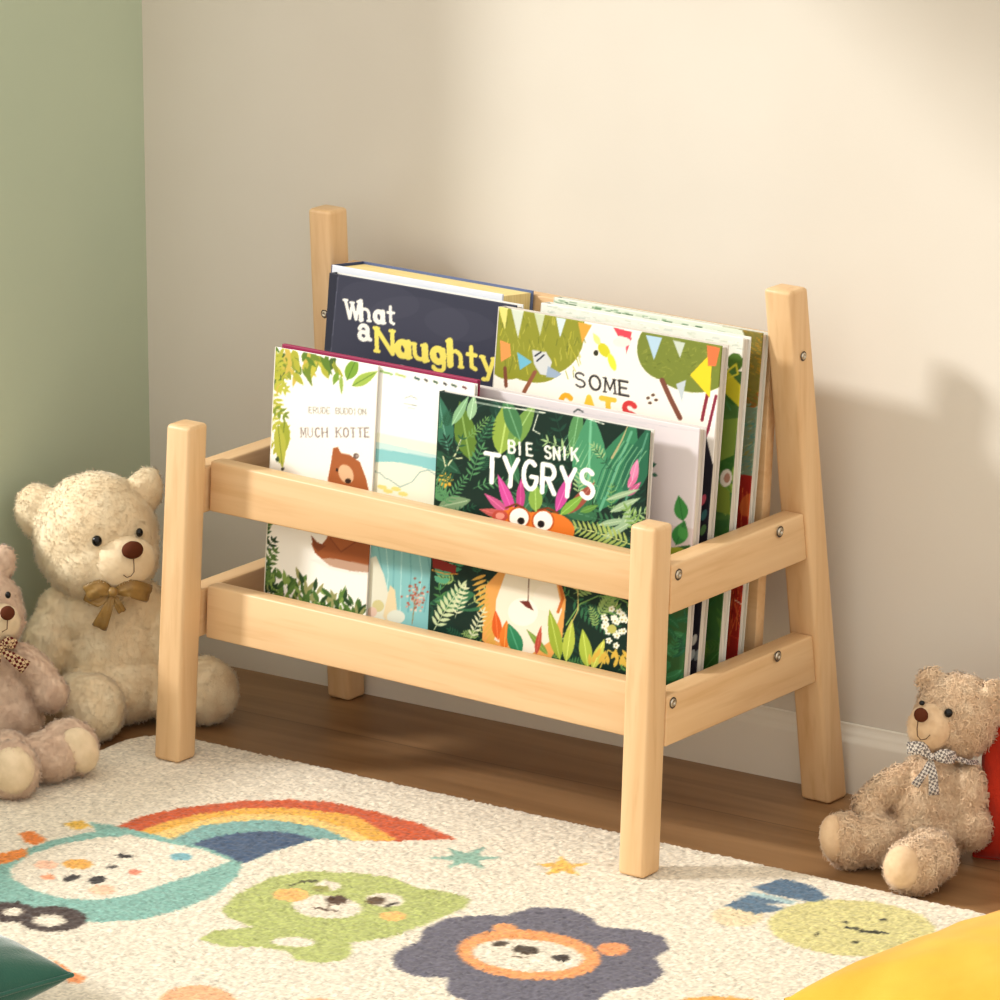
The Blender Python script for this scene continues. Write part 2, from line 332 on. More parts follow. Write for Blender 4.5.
# ------------------------------------------------------------------ book rack
W, LWD, LDP, H1, H2 = .5601, .0300, .0290, .3465, .5248
yf = lambda z: .0232*z/H1
def yb(z, s): return .2972-.0507*z/H2+(.0111 if s > 0 else -.0118)*(1-z/H2)
def fx(z, s): return s*(.0045*(1-z/H1)+.0031)
def bx(z, s): return s*.0121*(1-z/H2)
rack = empty('book_rack', (-W/2, .15, 0), 'light pine A-frame children\'s book rack filled with picture books', 'book rack')
def leg(X, Y, z0, h, gx=0., gy=0.):
    V = []
    for z, k in ((z0, 1), (h, .4)):
        x1 = X(z)+gx*k; y0 = Y(z); xl = X(z)-LWD-gx*k*.5; y1 = y0+LDP+gy*k
        V += [(xl, y0, z), (x1, y0, z), (x1, y1, z), (xl, y1, z)]
    me = hexa(V, .0042, 4); shade_auto(me); return link('leg', me, WZ, rack)
for s, x0 in ((1, 0), (-1, -W)):
    leg(lambda z: x0+fx(z, s), yf, RZ+.0005, H1+(.007 if s < 0 else 0), .0015 if s < 0 else 0)
    leg(lambda z: x0+bx(z, s), lambda z: yb(z, s), .0004, H2+(.009 if s < 0 else .005), .003 if s > 0 else 0, .004 if s > 0 else 0)
ZU, HU, ZL, HL, ST = .3115, .0516, .1840, .0542, .0235
RF = LDP+.0107
for z, h in ((ZU, HU), (ZL, HL)):
    x0, x1 = -W-LWD+ST-.001, -ST+.001
    V = []
    for q, dz in ((z-h, -.0005 if z > .25 else -.0025), (z, -.0085 if z > .25 else -.003)):
        y = yf(q)+RF; V += [(x0, y, q), (x1, y, q+dz), (x1, y+.018, q+dz), (x0, y+.018, q)]
    me = hexa(V, .0022, 3); shade_auto(me); link('front_rail', me, WX, rack)
    for s in (1, -1):
        V = []
        for q in ((z-h-.002, z-.006) if z > .25 else (z-h, z-.005)):
            ya, yc = yf(q)+LDP+.0002, yb(q, s)-.0002
            xa = (fx(q, 1), bx(q, 1)-.002) if s > 0 else (-W-LWD+ST+fx(q, -1), -W-LWD+ST+bx(q, -1))
            V += [(xa[0]-ST, ya, q), (xa[0], ya, q), (xa[1], yc, q), (xa[1]-ST, yc, q)]
        me = hexa(V, .0022, 3); shade_auto(me); link('side_rail', me, WY, rack)
M_steel = mat('steel', (196, 186, 168), .3, metal=1.); M_dark = mat('screw_recess', (70, 56, 44), .6)
def screw(p, ax, parent, r=.0042):
    """cap-headed screw, ax is the outward direction"""
    bm = bmesh.new(); q = Vector(ax).normalized().to_track_quat('Z', 'Y').to_matrix().to_4x4(); M = Matrix.Translation(Vector(p)) @ q
    prof = [(r, -.002), (r, .0006), (r*.85, .0014), (r*.5, .0019), (r*.42, .0006), (0, .0004)]; n = 20; rings = []
    for rr, zz in prof:
        rings.append([bm.verts.new(M @ Vector((rr*math.cos(2*math.pi*k/n), rr*math.sin(2*math.pi*k/n), zz))) for k in range(n)] if rr > 0 else [bm.verts.new(M @ Vector((0, 0, zz)))])
    for a, b in zip(rings, rings[1:]):
        for k in range(n):
            if len(b) == 1: bm.faces.new([a[k], a[(k+1) % n], b[0]])
            else: bm.faces.new([a[k], a[(k+1) % n], b[(k+1) % n], b[k]])
    me = bpy.data.meshes.new('s'); bm.to_mesh(me); bm.free(); o = link('screw', me, M_steel, parent, True)
    bm = bmesh.new(); rings = []
    for rr in (r*1.0, r*1.35):
        rings.append([bm.verts.new(M @ Vector((rr*math.cos(2*math.pi*k/n), rr*math.sin(2*math.pi*k/n), .0003))) for k in range(n)])
    for k in range(n): bm.faces.new([rings[0][k], rings[0][(k+1) % n], rings[1][(k+1) % n], rings[1][k]][::-1])
    me = bpy.data.meshes.new('r'); bm.to_mesh(me); bm.free(); link('screw_hole', me, M_dark, o)
for px, py in ((681, 575), (784, 532.5), (674, 703), (779.5, 656.5)):
    p = plane_pt(px, py, (1, 0, 0), .0068 if px < 700 else .0095); z = p[2]
    ya, yc = yf(z)+LDP, yb(z, 1); t = (p[1]-ya)/(yc-ya); p[0] = fx(z, 1)*(1-t)+bx(z, 1)*t
    screw(p, (1, 0, 0), rack)
p = plane_pt(803, 356, (1, 0, 0), .003); p[0] = bx(p[2], 1)+.0020; screw(p, (1, 0, 0), rack, .0036)
p = plane_pt(324, 314, (0, 1, 0), yb(.44, -1)); p[1] = yb(p[2], -1); screw(p, (0, -1, 0), rack, .0034)
# slanted back board between the rear legs, bottom board
zb = .15; bt = .10
V = []
for q in (.146, .478):
    y = .2445+.07*(q-zb); V += [(-W+.002, y, q), (-LWD-.004, y, q), (-LWD-.004, y+.014, q), (-W+.002, y+.014, q)]
me = hexa(V, .0012, 2); shade_auto(me); link('back_panel', me, WX, rack)
link('bottom_board', box(-W-.004, -ST, yf(.14)+RF+.0185, .27, .137, .1455, .001), WX, rack)

# ------------------------------------------------------------------ lettering: pen strokes in a unit box
def arc(cx, cy, rx, ry, a0, a1, n=12): return [(cx+rx*math.cos(R(a)), cy+ry*math.sin(R(a))) for a in np.linspace(a0, a1, n)]
GL = {
 'A': [[(0, 0), (.5, 1), (1, 0)], [(.2, .38), (.8, .38)]], 'B': [[(0, 0), (0, 1)], [(0, 1), (.5, 1)]+arc(.5, .76, .4, .24, 80, -80)+[(0, .52)], [(0, .52), (.5, .52)]+arc(.5, .26, .45, .26, 80, -80)+[(0, 0)]],
 'C': [arc(.55, .5, .5, .5, 50, 310)], 'D': [[(0, 0), (0, 1), (.35, 1)]+arc(.35, .5, .55, .5, 80, -80)+[(0, 0)]], 'E': [[(.8, 1), (0, 1), (0, 0), (.85, 0)], [(0, .52), (.65, .52)]],
 'G': [arc(.52, .5, .5, .5, 50, 340)+[(1, .45), (.6, .45)]], 'H': [[(0, 0), (0, 1)], [(1, 0), (1, 1)], [(0, .5), (1, .5)]], 'I': [[(.3, 0), (.3, 1)]],
 'K': [[(0, 0), (0, 1)], [(.9, 1), (0, .42)], [(.3, .6), (.95, 0)]], 'M': [[(0, 0), (.08, 1), (.5, .2), (.92, 1), (1, 0)]], 'N': [[(0, 0), (0, 1), (.9, 0), (.9, 1)]],
 'O': [arc(.5, .5, .5, .5, 0, 360, 22)], 'R': [[(0, 0), (0, 1), (.5, 1)]+arc(.5, .75, .38, .25, 80, -80)+[(0, .5)], [(.4, .5), (.9, 0)]],
 'S': [arc(.5, .76, .42, .24, 30, 270)+arc(.5, .26, .45, .26, 90, -150)], 'T': [[(0, 1), (1, 1)], [(.5, 1), (.5, 0)]], 'U': [[(0, 1), (0, .35)]+arc(.45, .33, .45, .33, 180, 360)+[(.9, 1)]],
 'W': [[(0, 1), (.28, 0), (.52, .85), (.76, 0), (1.05, 1)]], 'Y': [[(0, 1), (.5, .45)], [(1, 1), (.5, .45), (.45, 0)]], 'L': [[(0, 1), (0, 0), (.8, 0)]],
 'h': [[(0, 0), (0, 1.05)], [(0, .35)]+arc(.36, .38, .34, .26, 150, 0)+[(.7, 0)]], 'a': [arc(.38, .3, .34, .3, 0, 360, 16), [(.74, .62), (.74, 0)]], 't': [[(.3, .95), (.3, .1), (.62, .02)], [(0, .62), (.66, .62)]],
 'u': [[(0, .62), (0, .25)]+arc(.33, .25, .33, .25, 180, 350), [(.68, .62), (.68, 0)]], 'g': [arc(.38, .32, .34, .28, 0, 360, 16), [(.74, .6), (.74, -.15)]+arc(.38, -.15, .36, .2, 0, -160)],
 '2': [[(.08, .74)]+arc(.42, .72, .32, .26, 140, 0)+[(.74, .1), (.95, .05)], arc(.38, .27, .34, .27, 0, 360, 16)],
 'y': [[(0, .62), (.36, .05)], [(.74, .62), (.3, -.32), (.02, -.34)]], '&': [[(.95, .1)]+[(.25, .75)]+arc(.42, .85, .2, .17, 200, -20)+[(.1, .35)]+arc(.4, .25, .34, .26, 170, 370)],
}
SERIF_END = {'M': [(0, 0), (1, 0), (0.04, 1), (.96, 1)], 'h': [(0, 0), (.7, 0), (-.06, 1.02)], 'N': [(0, 0), (.9, 1), (0, 1)], 'u': [(-.05, .62), (.6, .62), (.76, 0)], 'a': [(.8, 0)], 'y': [(0, .62), (.76, .62)], 'W': [(0, 1), (1.05, 1), (.5, .9)], 'E': [(0, 0), (0, 1)], 'T': [(.5, 0)], 'K': [(0, 0), (0, 1), (.95, 0), (.9, 1)], 't': []}
def text(cv, s, x, y, w, h, wd, col, slope=(1, .2), up=(-.03, -1), gap=.35, serif=0, adv=None, jitter=0, thin=None):
    """baseline start (x,y) in the picture; w,h letter size"""
    r_ = random.Random(3)
    for k, ch in enumerate(s):
        wk = w*(adv[k] if adv else 1)
        if ch != ' ':
            jy = r_.uniform(-jitter, jitter)
            def tr(p): return (x+p[0]*wk*slope[0]+p[1]*h*up[0], y+jy+p[0]*wk*slope[1]+p[1]*h*up[1])
            for si, st in enumerate(GL.get(ch, [])):
                q = [tr(p) for p in st]
                vert = abs(st[0][0]-st[-1][0]) < .2
                cv.line(q, wd if (vert or not thin) else thin, col)
            if serif:
                for ex, ey in SERIF_END.get(ch, []):
                    a = tr((ex-serif, ey)); b = tr((ex+serif, ey)); cv.line([a, b], (thin or wd)*.8, col)
        x += (wk+w*gap)*slope[0]; y += (wk+w*gap)*slope[1]

# ------------------------------------------------------------------ books
M_cover = mat('printed_cover', rough=.42, spec=.22, vcol='Col'); M_pages = add_noise_color(mat('paper_block', rough=.85, spec=.1), (196, 188, 176), (226, 220, 208), 1, (40, 900, 4), detail=2)
M_pages_y = add_noise_color(mat('yellowed_paper_block', rough=.85, spec=.1), (226, 202, 136), (242, 224, 164), 1, (40, 900, 4), detail=2)
def plain(name, c): return mat(name, c, .4, spec=.35)
Z0 = .1462
def book(x0, x1, yb_, t, ztop, th, base, paint, label, step=.0011, back=(235, 232, 226), spine=None, pages=None, ct=.0012, group='picture books in the rack', mottle=0):
    H = ztop-Z0; c0 = yb_+t*(Z0-.15)
    ln = math.hypot(1, t); ez = np.array([0, t, 1])/ln; ex = np.array([1., 0, 0]); n_ = np.array([0, 1, -t])/ln
    O = np.array([x0, c0, Z0]); Hs = H*ln; Wd = x1-x0
    nrm = np.array([0, 1, -t]); dd = nrm @ O
    def frame(px, py):
        p = plane_pt(px, py, nrm, dd)-O; return p @ ex, p @ ez
    root = empty('picture_book', (x0+Wd/2, c0+th/2, Z0), label, 'book', group)
    c = Canvas(0, Wd, 0, Hs, step, base, frame)
    if mottle: c.vary(mottle, .05)
    if paint: paint(c)
    me = grid_mesh(c, lambda S, T: O+S[..., None]*ex+T[..., None]*ez, lip=tuple(n_*ct)); link('front_cover', me, M_cover, root)
    def slab(s0, s1, h0, h1, d0, d1, name, m, bev=.0003):
        V = [O+ex*s+ez*h+n_*d for h in (h0, h1) for s, d in ((s0, d0), (s1, d0), (s1, d1), (s0, d1))]
        me = hexa(V, bev, 1); return link(name, me, m, root)
    slab(.002, Wd-.0025, .002, Hs-.0025, ct+.0001, th-ct-.0001, 'page_block', pages or M_pages, 0)
    bm_ = plain('cover_board', back); slab(0, Wd, 0, Hs, th-ct, th, 'back_cover', bm_)
    slab(-.0012, .0006, 0, Hs, 0, th, 'spine', plain('spine_cloth', spine or back))
    return root

GR = [(42, 92, 62), (28, 74, 52), (70, 130, 80), (110, 158, 92), (20, 56, 44), (150, 184, 110), (60, 120, 96)]
def paint_bear(c):
    wh = (246, 243, 232)
    Yg, Dg = (172, 172, 58), (92, 124, 42)
    r_ = random.Random(5)
    for k in range(80):                                              # hanging leaves in the corner
        x = 270+r_.random()**1.5*66; y = 343+(x-274)*.19+r_.random()*34*(1-(x-272)/84)
        c.leaf(x, y, r_.uniform(10, 24), r_.uniform(3.5, 7), r_.uniform(230, 320), r_.choice([Yg, (190, 184, 66), (140, 150, 52), Dg, (200, 176, 80), (112, 134, 46), (70, 98, 40)]), None)
    for y in range(350, 446, 8): c.frond(270, y, 16, r_.uniform(-70, -20), 3, 9, r_.choice([Yg, (182, 182, 66), (120, 140, 48)]), .38)
    c.leaf(285, 420, 44, 15, 262, (156, 164, 56), (112, 128, 44)); c.leaf(278, 425, 44, 12, 276, (176, 178, 70), (112, 128, 44))
    c.leaf(347, 380, 26, 13, 66, (120, 160, 52), (80, 120, 40)); c.leaf(352, 386, 30, 11, 30, (160, 186, 80), (80, 120, 40)); c.leaf(338, 372, 14, 6, 250, (120, 156, 56)); c.leaf(341, 375, 20, 4, 272, (150, 176, 80))
    c.leaf(277, 462, 6, 4, 80, (60, 80, 50)); c.leaf(281, 470, 4, 3, 30, (40, 44, 40))
    text(c, 'ERUDE BUDDION', 309, 413, 3.5, 5.8, .8, (150, 144, 134), slope=(1, .03), gap=.28)
    text(c, 'MUCH KOTTE', 301, 437, 5.0, 9, 1.5, (138, 126, 122), slope=(1, .0), gap=.42, serif=.2, thin=.9)
    # the brown bear, seated, seen through and above the rail
    BR, BD = (164, 92, 48), (128, 66, 34)
    c.poly(P_('331,462 333,448 338,447 341,453 350,455 360,462 366,478 371,500 372,572 352,571 330,566 315,553 311,543 322,548 328,535 327,500 328,478'), BR)
    c.poly(P_('328,537 340,551 366,534 374,540 374,573 350,571 326,563 314,552 318,549'), (150, 82, 42)); c.poly(P_('311,535 317,542 326,546 318,552 313,546'), BD)
    c.line(P_('330,538 341,552 366,535'), 1.2, BD); c.ell(346, 474, 7, 10, (222, 180, 138), -25); c.ell(348, 481, 3.2, 2.6, (50, 34, 26)); c.ell(337, 470, 1.3, 1.8, (40, 28, 22)); c.ell(356, 456, 3, 3, (110, 92, 80)); c.ell(357, 456, 1.4, 1.4, (170, 150, 140))
    c.poly(P_('310,560 330,569 352,574 374,576 374,566 330,558'), (226, 222, 214), .5)
    # leaves at the foot
    for k in range(120):
        u = r_.random(); x = 262+u*98; y = 602+u*14-r_.random()**1.2*(14+34*(1-u)**1.4); 
        c.leaf(x, y+4, r_.uniform(9, 17), r_.uniform(3.2, 5.2), r_.uniform(40, 140), r_.choice([(62, 96, 44), (92, 128, 58), (38, 66, 34), (128, 156, 76), (78, 110, 50), (150, 150, 96)]))
    for y in range(520, 600, 9): c.frond(263, y+6, 15, r_.uniform(40, 80), 3, 8, r_.choice([(50, 84, 44), (86, 118, 58), (34, 60, 36)]), .4)
def paint_sea(c):
    c.poly(P_('365,430 440,445 440,650 355,640'), (234, 234, 212))
    c.poly(P_('360,440 385,446 410,450 440,458 440,473 418,466 395,462 372,462 360,460'), (136, 196, 196)); c.poly(P_('360,440 385,443 440,456 440,459 400,452 360,446'), (196, 222, 216))
    c.line(P_('370,470 380,473 385,478 390,480 400,487 412,482 420,472 428,470 436,475'), .9, (132, 164, 158))
    for x, y in ((382, 487), (388, 491), (396, 489), (403, 494)): c.ell(x, y, 5, 2.2, (226, 214, 128), 10)
    c.poly(P_('355,535 440,560 440,650 355,640'), (132, 190, 190))
    for k in range(9): c.line([(362+k*8, 545), (364+k*8+3*math.sin(k), 575), (360+k*8, 612)], 1.1, (170, 214, 210) if k % 2 else (104, 166, 170))
    c.poly(P_('366,560 376,556 384,575 390,600 384,622 364,618 360,590'), (222, 220, 200)); c.poly(P_('390,585 395,590 397,610 388,624 383,616'), (226, 206, 164)); c.ell(396, 617, 9, 7, (220, 222, 206)); c.ell(378, 606, 6, 6, (206, 196, 140), 20); c.ell(372, 612, 5, 5, (222, 190, 170))
    r_ = random.Random(2)
    for k in range(60): c.ell(416+r_.gauss(0, 5), 598+r_.gauss(0, 9), 1.3, 1.1, r_.choice([(176, 96, 78), (206, 150, 132), (150, 90, 70), (222, 196, 176)]))
    c.line([(412, 624), (415, 600)], 1, (150, 130, 90)); c.poly(P_('376,536 392,541 384,548'), (222, 190, 110))
    c.line([(405, 398), (411, 396), (417, 399)], .7, (150, 156, 150)); c.line([(404, 403), (417, 406)], .7, (150, 156, 150)); c.line([(408, 408), (415, 409)], .7, (170, 174, 168))
    for x, w_, cc in ((380, 12, (150, 186, 110)), (396, 9, (186, 200, 120)), (415, 4, (60, 90, 80)), (425, 2, (70, 70, 60)), (434, 3, (60, 90, 60)), (444, 2, (60, 60, 60)), (452, 4, (80, 100, 80)), (463, 3, (110, 60, 60))): c.line([(x, 371+(x-380)*.19), (x+w_, 372+(x+w_-380)*.19)], 2.2, cc)
def jungle(c, n, X, Y, seed, pal=GR, L=(20, 60), slope=.2):
    r_ = random.Random(seed)
    for k in range(n):
        x = r_.uniform(*X); y = r_.uniform(*Y)+(x-X[0])*slope
        k2 = r_.choice(pal); ang = r_.uniform(0, 360)
        if r_.random() < .4: c.frond(x, y, r_.uniform(*L), ang, r_.randint(5, 9), r_.uniform(7, 15), k2, .26, r_.uniform(-40, 40))
        else:
            l = r_.uniform(*L); c.leaf(x, y, l, l*r_.uniform(.22, .4), ang, k2, tuple(min(255, v+36) for v in k2), r_.uniform(-.3, .3))
def paint_tiger(c):
    jungle(c, 70, (425, 660), (385, 640), 11, [(20, 56, 42), (14, 44, 34), (34, 80, 56), (26, 66, 50), (50, 104, 68)])
    # broad leaves, top
    for a in ((470, 460, 60, 22, 100, (92, 124, 44)), (500, 455, 60, 24, 80, (140, 166, 66)), (508, 450, 56, 18, 60, (112, 150, 70)), (520, 440, 50, 16, 110, (66, 120, 74)), (572, 452, 50, 14, 80, (84, 140, 84)),
              (448, 452, 60, 20, 100, (52, 108, 84)), (452, 425, 34, 9, 60, (132, 176, 130)), (600, 510, 96, 40, 68, (52, 122, 84)), (588, 500, 90, 34, 88, (70, 142, 100)), (626, 500, 80, 26, 72, (36, 98, 70)),
              (470, 420, 26, 10, 80, (150, 188, 144))): c.leaf(*a, tuple(min(255, v+45) for v in a[5]))
    for k in range(12): c.line([(590+k*3.6, 505-k*2), (602+k*3.5, 470-k*1), (622+k*2.2, 440+k)], .8, (122, 176, 132) if k % 2 else (30, 90, 66))
    c.line(P_('475,402 500,407 520,409 545,413'), 1.1, (226, 232, 214)); c.line(P_('556,411 580,416 604,424'), 1.1, (226, 232, 214)); c.line(P_('538,414 533,430 540,434'), 1, (214, 222, 200))
    c.line(P_('612,458 622,440 628,425 630,415'), 2.4, (176, 170, 120), taper=True)
    for k in range(7): c.line([(585-k*4.5, 470-k*3), (596-k*4, 447-k*3)], 1, (150, 200, 150), taper=True)
    c.line(P_('437,480 448,465 455,455 461,440'), 1.6, (206, 212, 166)); c.line(P_('446,468 443,456'), 1.3, (206, 212, 166)); c.line(P_('452,459 462,458'), 1.3, (206, 212, 166))
    c.leaf(438, 507, 34, 16, 12, (120, 148, 108), (170, 190, 150)); c.leaf(430, 512, 30, 12, -10, (84, 112, 84), (150, 170, 130))
    for k in range(8): c.leaf(445, 480, 9, 5, k*45, (222, 170, 54))
    c.ell(445, 480, 4, 3, (240, 196, 80))
    r2 = random.Random(77)
    for k in range(46):
        x, y = r2.uniform(438, 645), r2.uniform(560, 672)
        if 488 < x < 566 and y < 640: continue
        c.frond(x, y+(x-430)*.12, r2.uniform(14, 34), r2.uniform(20, 160), r2.randint(4, 7), r2.uniform(6, 11), r2.choice([(20, 50, 36), (70, 120, 66), (98, 142, 70), (140, 168, 96), (36, 84, 58), (172, 184, 110)]), .28, r2.uniform(-40, 40))
    for k in range(26):
        x, y = r2.choice([r2.uniform(438, 480), r2.uniform(575, 645)]), r2.uniform(420, 520)
        c.frond(x, y+(x-430)*.18, r2.uniform(14, 36), r2.uniform(20, 160), r2.randint(4, 8), r2.uniform(6, 12), r2.choice([(18, 46, 34), (84, 140, 90), (116, 160, 90), (36, 84, 58), (160, 190, 130)]), .22, r2.uniform(-40, 40))
    # flower behind the head
    for x, y, l, w_, a, k in ((510, 515, 34, 9, 140, (196, 84, 132)), (514, 515, 44, 11, 112, (206, 74, 150)), (508, 517, 30, 9, 165, (196, 92, 86)), (556, 512, 44, 12, 68, (196, 72, 148)), (568, 514, 42, 12, 50, (150, 76, 60)), (536, 512, 30, 14, 92, (132, 168, 70)),
                              (500, 520, 24, 9, 190, (116, 160, 60)), (560, 515, 32, 10, 40, (122, 168, 64)), (520, 512, 34, 9, 88, (186, 62, 128)), (580, 512, 20, 7, 20, (92, 140, 60))): c.leaf(x, y, l, w_, a, k, tuple(min(255, v+40) for v in k))
    text(c, 'BIE SNIK', 509, 453, 6.2, 12, 2.3, (240, 240, 228), slope=(1, .13), gap=.45, jitter=1.2)
    text(c, 'TYGRYS', 485, 482, 13.4, 28, 4.6, (250, 249, 240), slope=(1, .17), up=(.02, -1), gap=.42, jitter=1.6)
    # right: pink buds, pale fronds
    for a in ((628, 488, 22, 8, 60, (206, 104, 146)), (632, 480, 22, 8, 75, (222, 128, 166)), (627, 496, 20, 7, 45, (186, 84, 128))): c.leaf(*a, (240, 180, 200))
    for a in ((598, 525, 34, 7, 10), (610, 512, 34, 8, 25), (606, 500, 36, 6, 18), (622, 530, 26, 8, 70), (600, 540, 44, 8, 30)): c.leaf(*a, (150, 178, 140), (206, 220, 180))
    c.frond(632, 545, 58, 158, 11, 15, (166, 182, 96), .22, 10, 50, (206, 212, 130)); c.frond(648, 545, 40, 120, 8, 12, (120, 156, 80), .25)
    # orange creature peeping over the rail: brow, two round eyes
    ORG = (222, 118, 38)
    c.ell(512, 524, 21, 14, ORG, 10); c.ell(553, 528, 22, 15, ORG, 14); c.poly(P_('498,530 510,506 530,512 548,512 566,518 578,545 500,535'), ORG)
    c.ell(500, 516, 8, 6, (190, 76, 60)); c.ell(500, 516, 4.5, 3.5, (236, 150, 130))
    for x, y in ((519, 518), (543, 521)): c.ell(x, y, 11.5, 11.5, (190, 86, 30)); c.ell(x, y, 9.6, 9.8, (250, 246, 232))
    c.ell(521, 521, 3.6, 3.6, (24, 20, 18)); c.ell(541, 524, 3.6, 3.6, (24, 20, 18)); c.line(P_('506,508 516,504 524,508'), 2, (120, 50, 20)); c.line(P_('538,510 548,508 558,513'), 2, (120, 50, 20))
    # body between the rails
    c.poly(P_('486,585 500,570 560,580 566,600 562,640 545,668 500,660 482,640'), (226, 160, 84)); c.poly(P_('494,640 496,600 506,572 556,582 562,610 552,640 530,655'), (236, 226, 204))
    for k in range(16): c.leaf(486+k*.7, 575+k*4.6, 16, 3.4, 200+k*3, (214, 164, 74))
    c.ell(523, 612, 15, 14, (244, 238, 222)); c.ell(546, 598, 13, 13, (240, 230, 210)); c.line(P_('529,577 528,602'), 1.1, (120, 90, 70)); c.poly(P_('519,601 529,601 534,611 526,607'), (110, 44, 34)); c.line(P_('560,585 563,598 558,612'), 3, (196, 104, 40))
    # plants below
    r_ = random.Random(4)
    c.frond(434, 630, 50, 62, 9, 13, (196, 208, 160), .3, -10); c.frond(450, 575, 30, 60, 5, 11, (60, 132, 96), .5); c.frond(440, 590, 30, 80, 4, 12, (84, 156, 120), .6)
    for x, y in ((455, 606), (470, 628)): c.frond(x, y+12, 30, r_.uniform(60, 110), 6, 9, (214, 216, 176), .25)
    c.poly(P_('432,556 456,566 456,574 433,568'), (130, 34, 26)); c.line(P_('432,570 445,574 458,574'), 1, (214, 150, 60))
    for a in ((498, 640, 30, 10, 95, (210, 90, 30)), (504, 650, 30, 12, 85, (224, 120, 40)), (520, 655, 34, 15, 110, (44, 126, 84)), (560, 660, 52, 13, 102, (150, 168, 54)), (566, 662, 44, 12, 82, (176, 190, 72)), (588, 668, 40, 13, 98, (168, 186, 66)), (592, 670, 34, 10, 68, (196, 200, 84)),
              (548, 655, 34, 7, 130, (120, 150, 60)), (536, 655, 30, 6, 80, (176, 70, 50))): c.leaf(*a, tuple(min(255, v+40) for v in a[5]))
    c.line(P_('566,625 580,604 598,596 620,599 630,604'), 1.3, (120, 160, 84)); c.line(P_('560,582 578,590 578,610 568,630'), 1, (206, 186, 110)); c.line(P_('600,668 608,650 626,660'), 1.3, (206, 180, 80))
    for k in range(24):
        a = r_.uniform(0, 6.3); q = r_.uniform(.3, 1); x, y = 613+15*q*math.cos(a), 627+20*q*math.sin(a)
        for m in range(5): c.ell(x+2.1*math.cos(m*1.26), y+2.1*math.sin(m*1.26), 1.3, 1.3, (238, 238, 222))
        c.ell(x, y, .9, .9, (190, 170, 80))
    c.ell(612, 629, 4.5, 4.5, (186, 184, 96))
    for k in range(14): c.leaf(590+k*3, 668-r_.random()*10, 12, 4, r_.uniform(50, 130), (214, 176, 70))
def paint_cats(c):
    # bunting, trees
    OL = [(140, 142, 42), (158, 158, 54), (176, 172, 70)]
    for a in ((512, 340, 30, 40, 10), (548, 336, 36, 40, 20), (530, 362, 32, 20, 14), (560, 330, 24, 30, 20)): c.ell(*a[:4], OL[0], a[4])
    r_ = random.Random(8)
    for k in range(130):
        x = r_.uniform(500, 584); y = r_.uniform(308, 366)+(x-500)*.08
        if x+y*.55 < 778: c.line([(x, y), (x+r_.uniform(-3, 3), y+r_.uniform(5, 9))], .8, r_.choice(OL+[(112, 118, 36), (190, 180, 60)]))
    for a in ((664, 350, 27, 30, -8), (690, 366, 40, 26, 12), (700, 350, 36, 24, 10), (668, 335, 26, 14, 12)): c.ell(*a[:4], (116, 128, 48), a[4])
    for k in range(110):
        a = r_.uniform(0, 6.28); q = r_.random()**.5; x = 684+42*q*math.cos(a); y = 355+26*q*math.sin(a); c.line([(x, y), (x+r_.uniform(-6, 6), y+r_.uniform(-3, 3))], .8, r_.choice([(128, 138, 52), (96, 108, 36), (142, 150, 62)]))
    c.line(P_('505,368 506,386'), 3.5, (120, 68, 46)); c.line(P_('535,372 524,392'), 4, (140, 84, 58)); c.line(P_('662,380 670,398 680,418'), 5, (120, 70, 52)); c.line(P_('708,392 704,410 702,420'), 3.4, (130, 36, 52))
    for P, k in (('511,308 524,310 518,338', (206, 214, 196)), ('498,306 508,308 505,330', (222, 214, 120)), ('534,312 545,314 540,336', (196, 204, 168)), ('556,317 566,319 560,338', (206, 222, 224)), ('578,322 592,325 582,343', (214, 160, 60)), ('646,335 662,338 654,360', (176, 204, 222)), ('673,340 685,343 680,358', (196, 206, 190)),
                 ('690,375 712,352 710,398', (236, 206, 40)), ('613,327 632,332 630,340 626,338 622,336 618,336', (216, 70, 84)), ('626,338 632,338 626,354', (206, 60, 84)), ('517,352 532,362 520,370', (110, 180, 204)), ('500,340 510,344 511,356 501,362', (236, 150, 80)), ('707,345 720,348 716,366 708,366', (232, 116, 66)), ('676,384 686,380 682,402', (190, 200, 204))): c.poly(P_(P), k)
    c.poly(P_('532,350 546,352 552,362 548,376 540,374 534,364'), (206, 208, 206)); c.line(P_('535,356 541,352'), 1.6, (30, 34, 50)); c.line(P_('537,361 544,355'), 1.6, (30, 34, 50)); c.poly(P_('548,366 562,374 556,378 546,377'), (150, 168, 190))
    c.ell(604, 350, 5, 8, (206, 200, 40), -35); c.leaf(600, 345, 14, 6, 120, (226, 222, 130)); c.ell(612, 362, 3.5, 9, (232, 226, 60), -20); c.ell(596, 353, 2.5, 3, (50, 48, 30)); c.ell(622, 342, 9, 5, (222, 220, 212))
    text(c, 'SOME', 575, 386, 10.5, 14, 2.3, (44, 40, 40), slope=(1, .19), gap=.42, serif=.15, thin=1.8)
    cols = [(232, 168, 36), (234, 190, 56), (226, 188, 60), (206, 56, 56)]
    for ch, x, y, k in (('C', 560, 416, cols[0]), ('A', 583, 418, cols[1]), ('T', 602, 420, cols[2]), ('S', 624, 424, cols[3])): text(c, ch, x, y, 13, 22, 5.2, k, slope=(1, .17))
    for x, y in ((648, 398), (653, 395), (656, 400), (650, 403)): c.ell(x, y, 2, 1.4, (90, 60, 40)); 
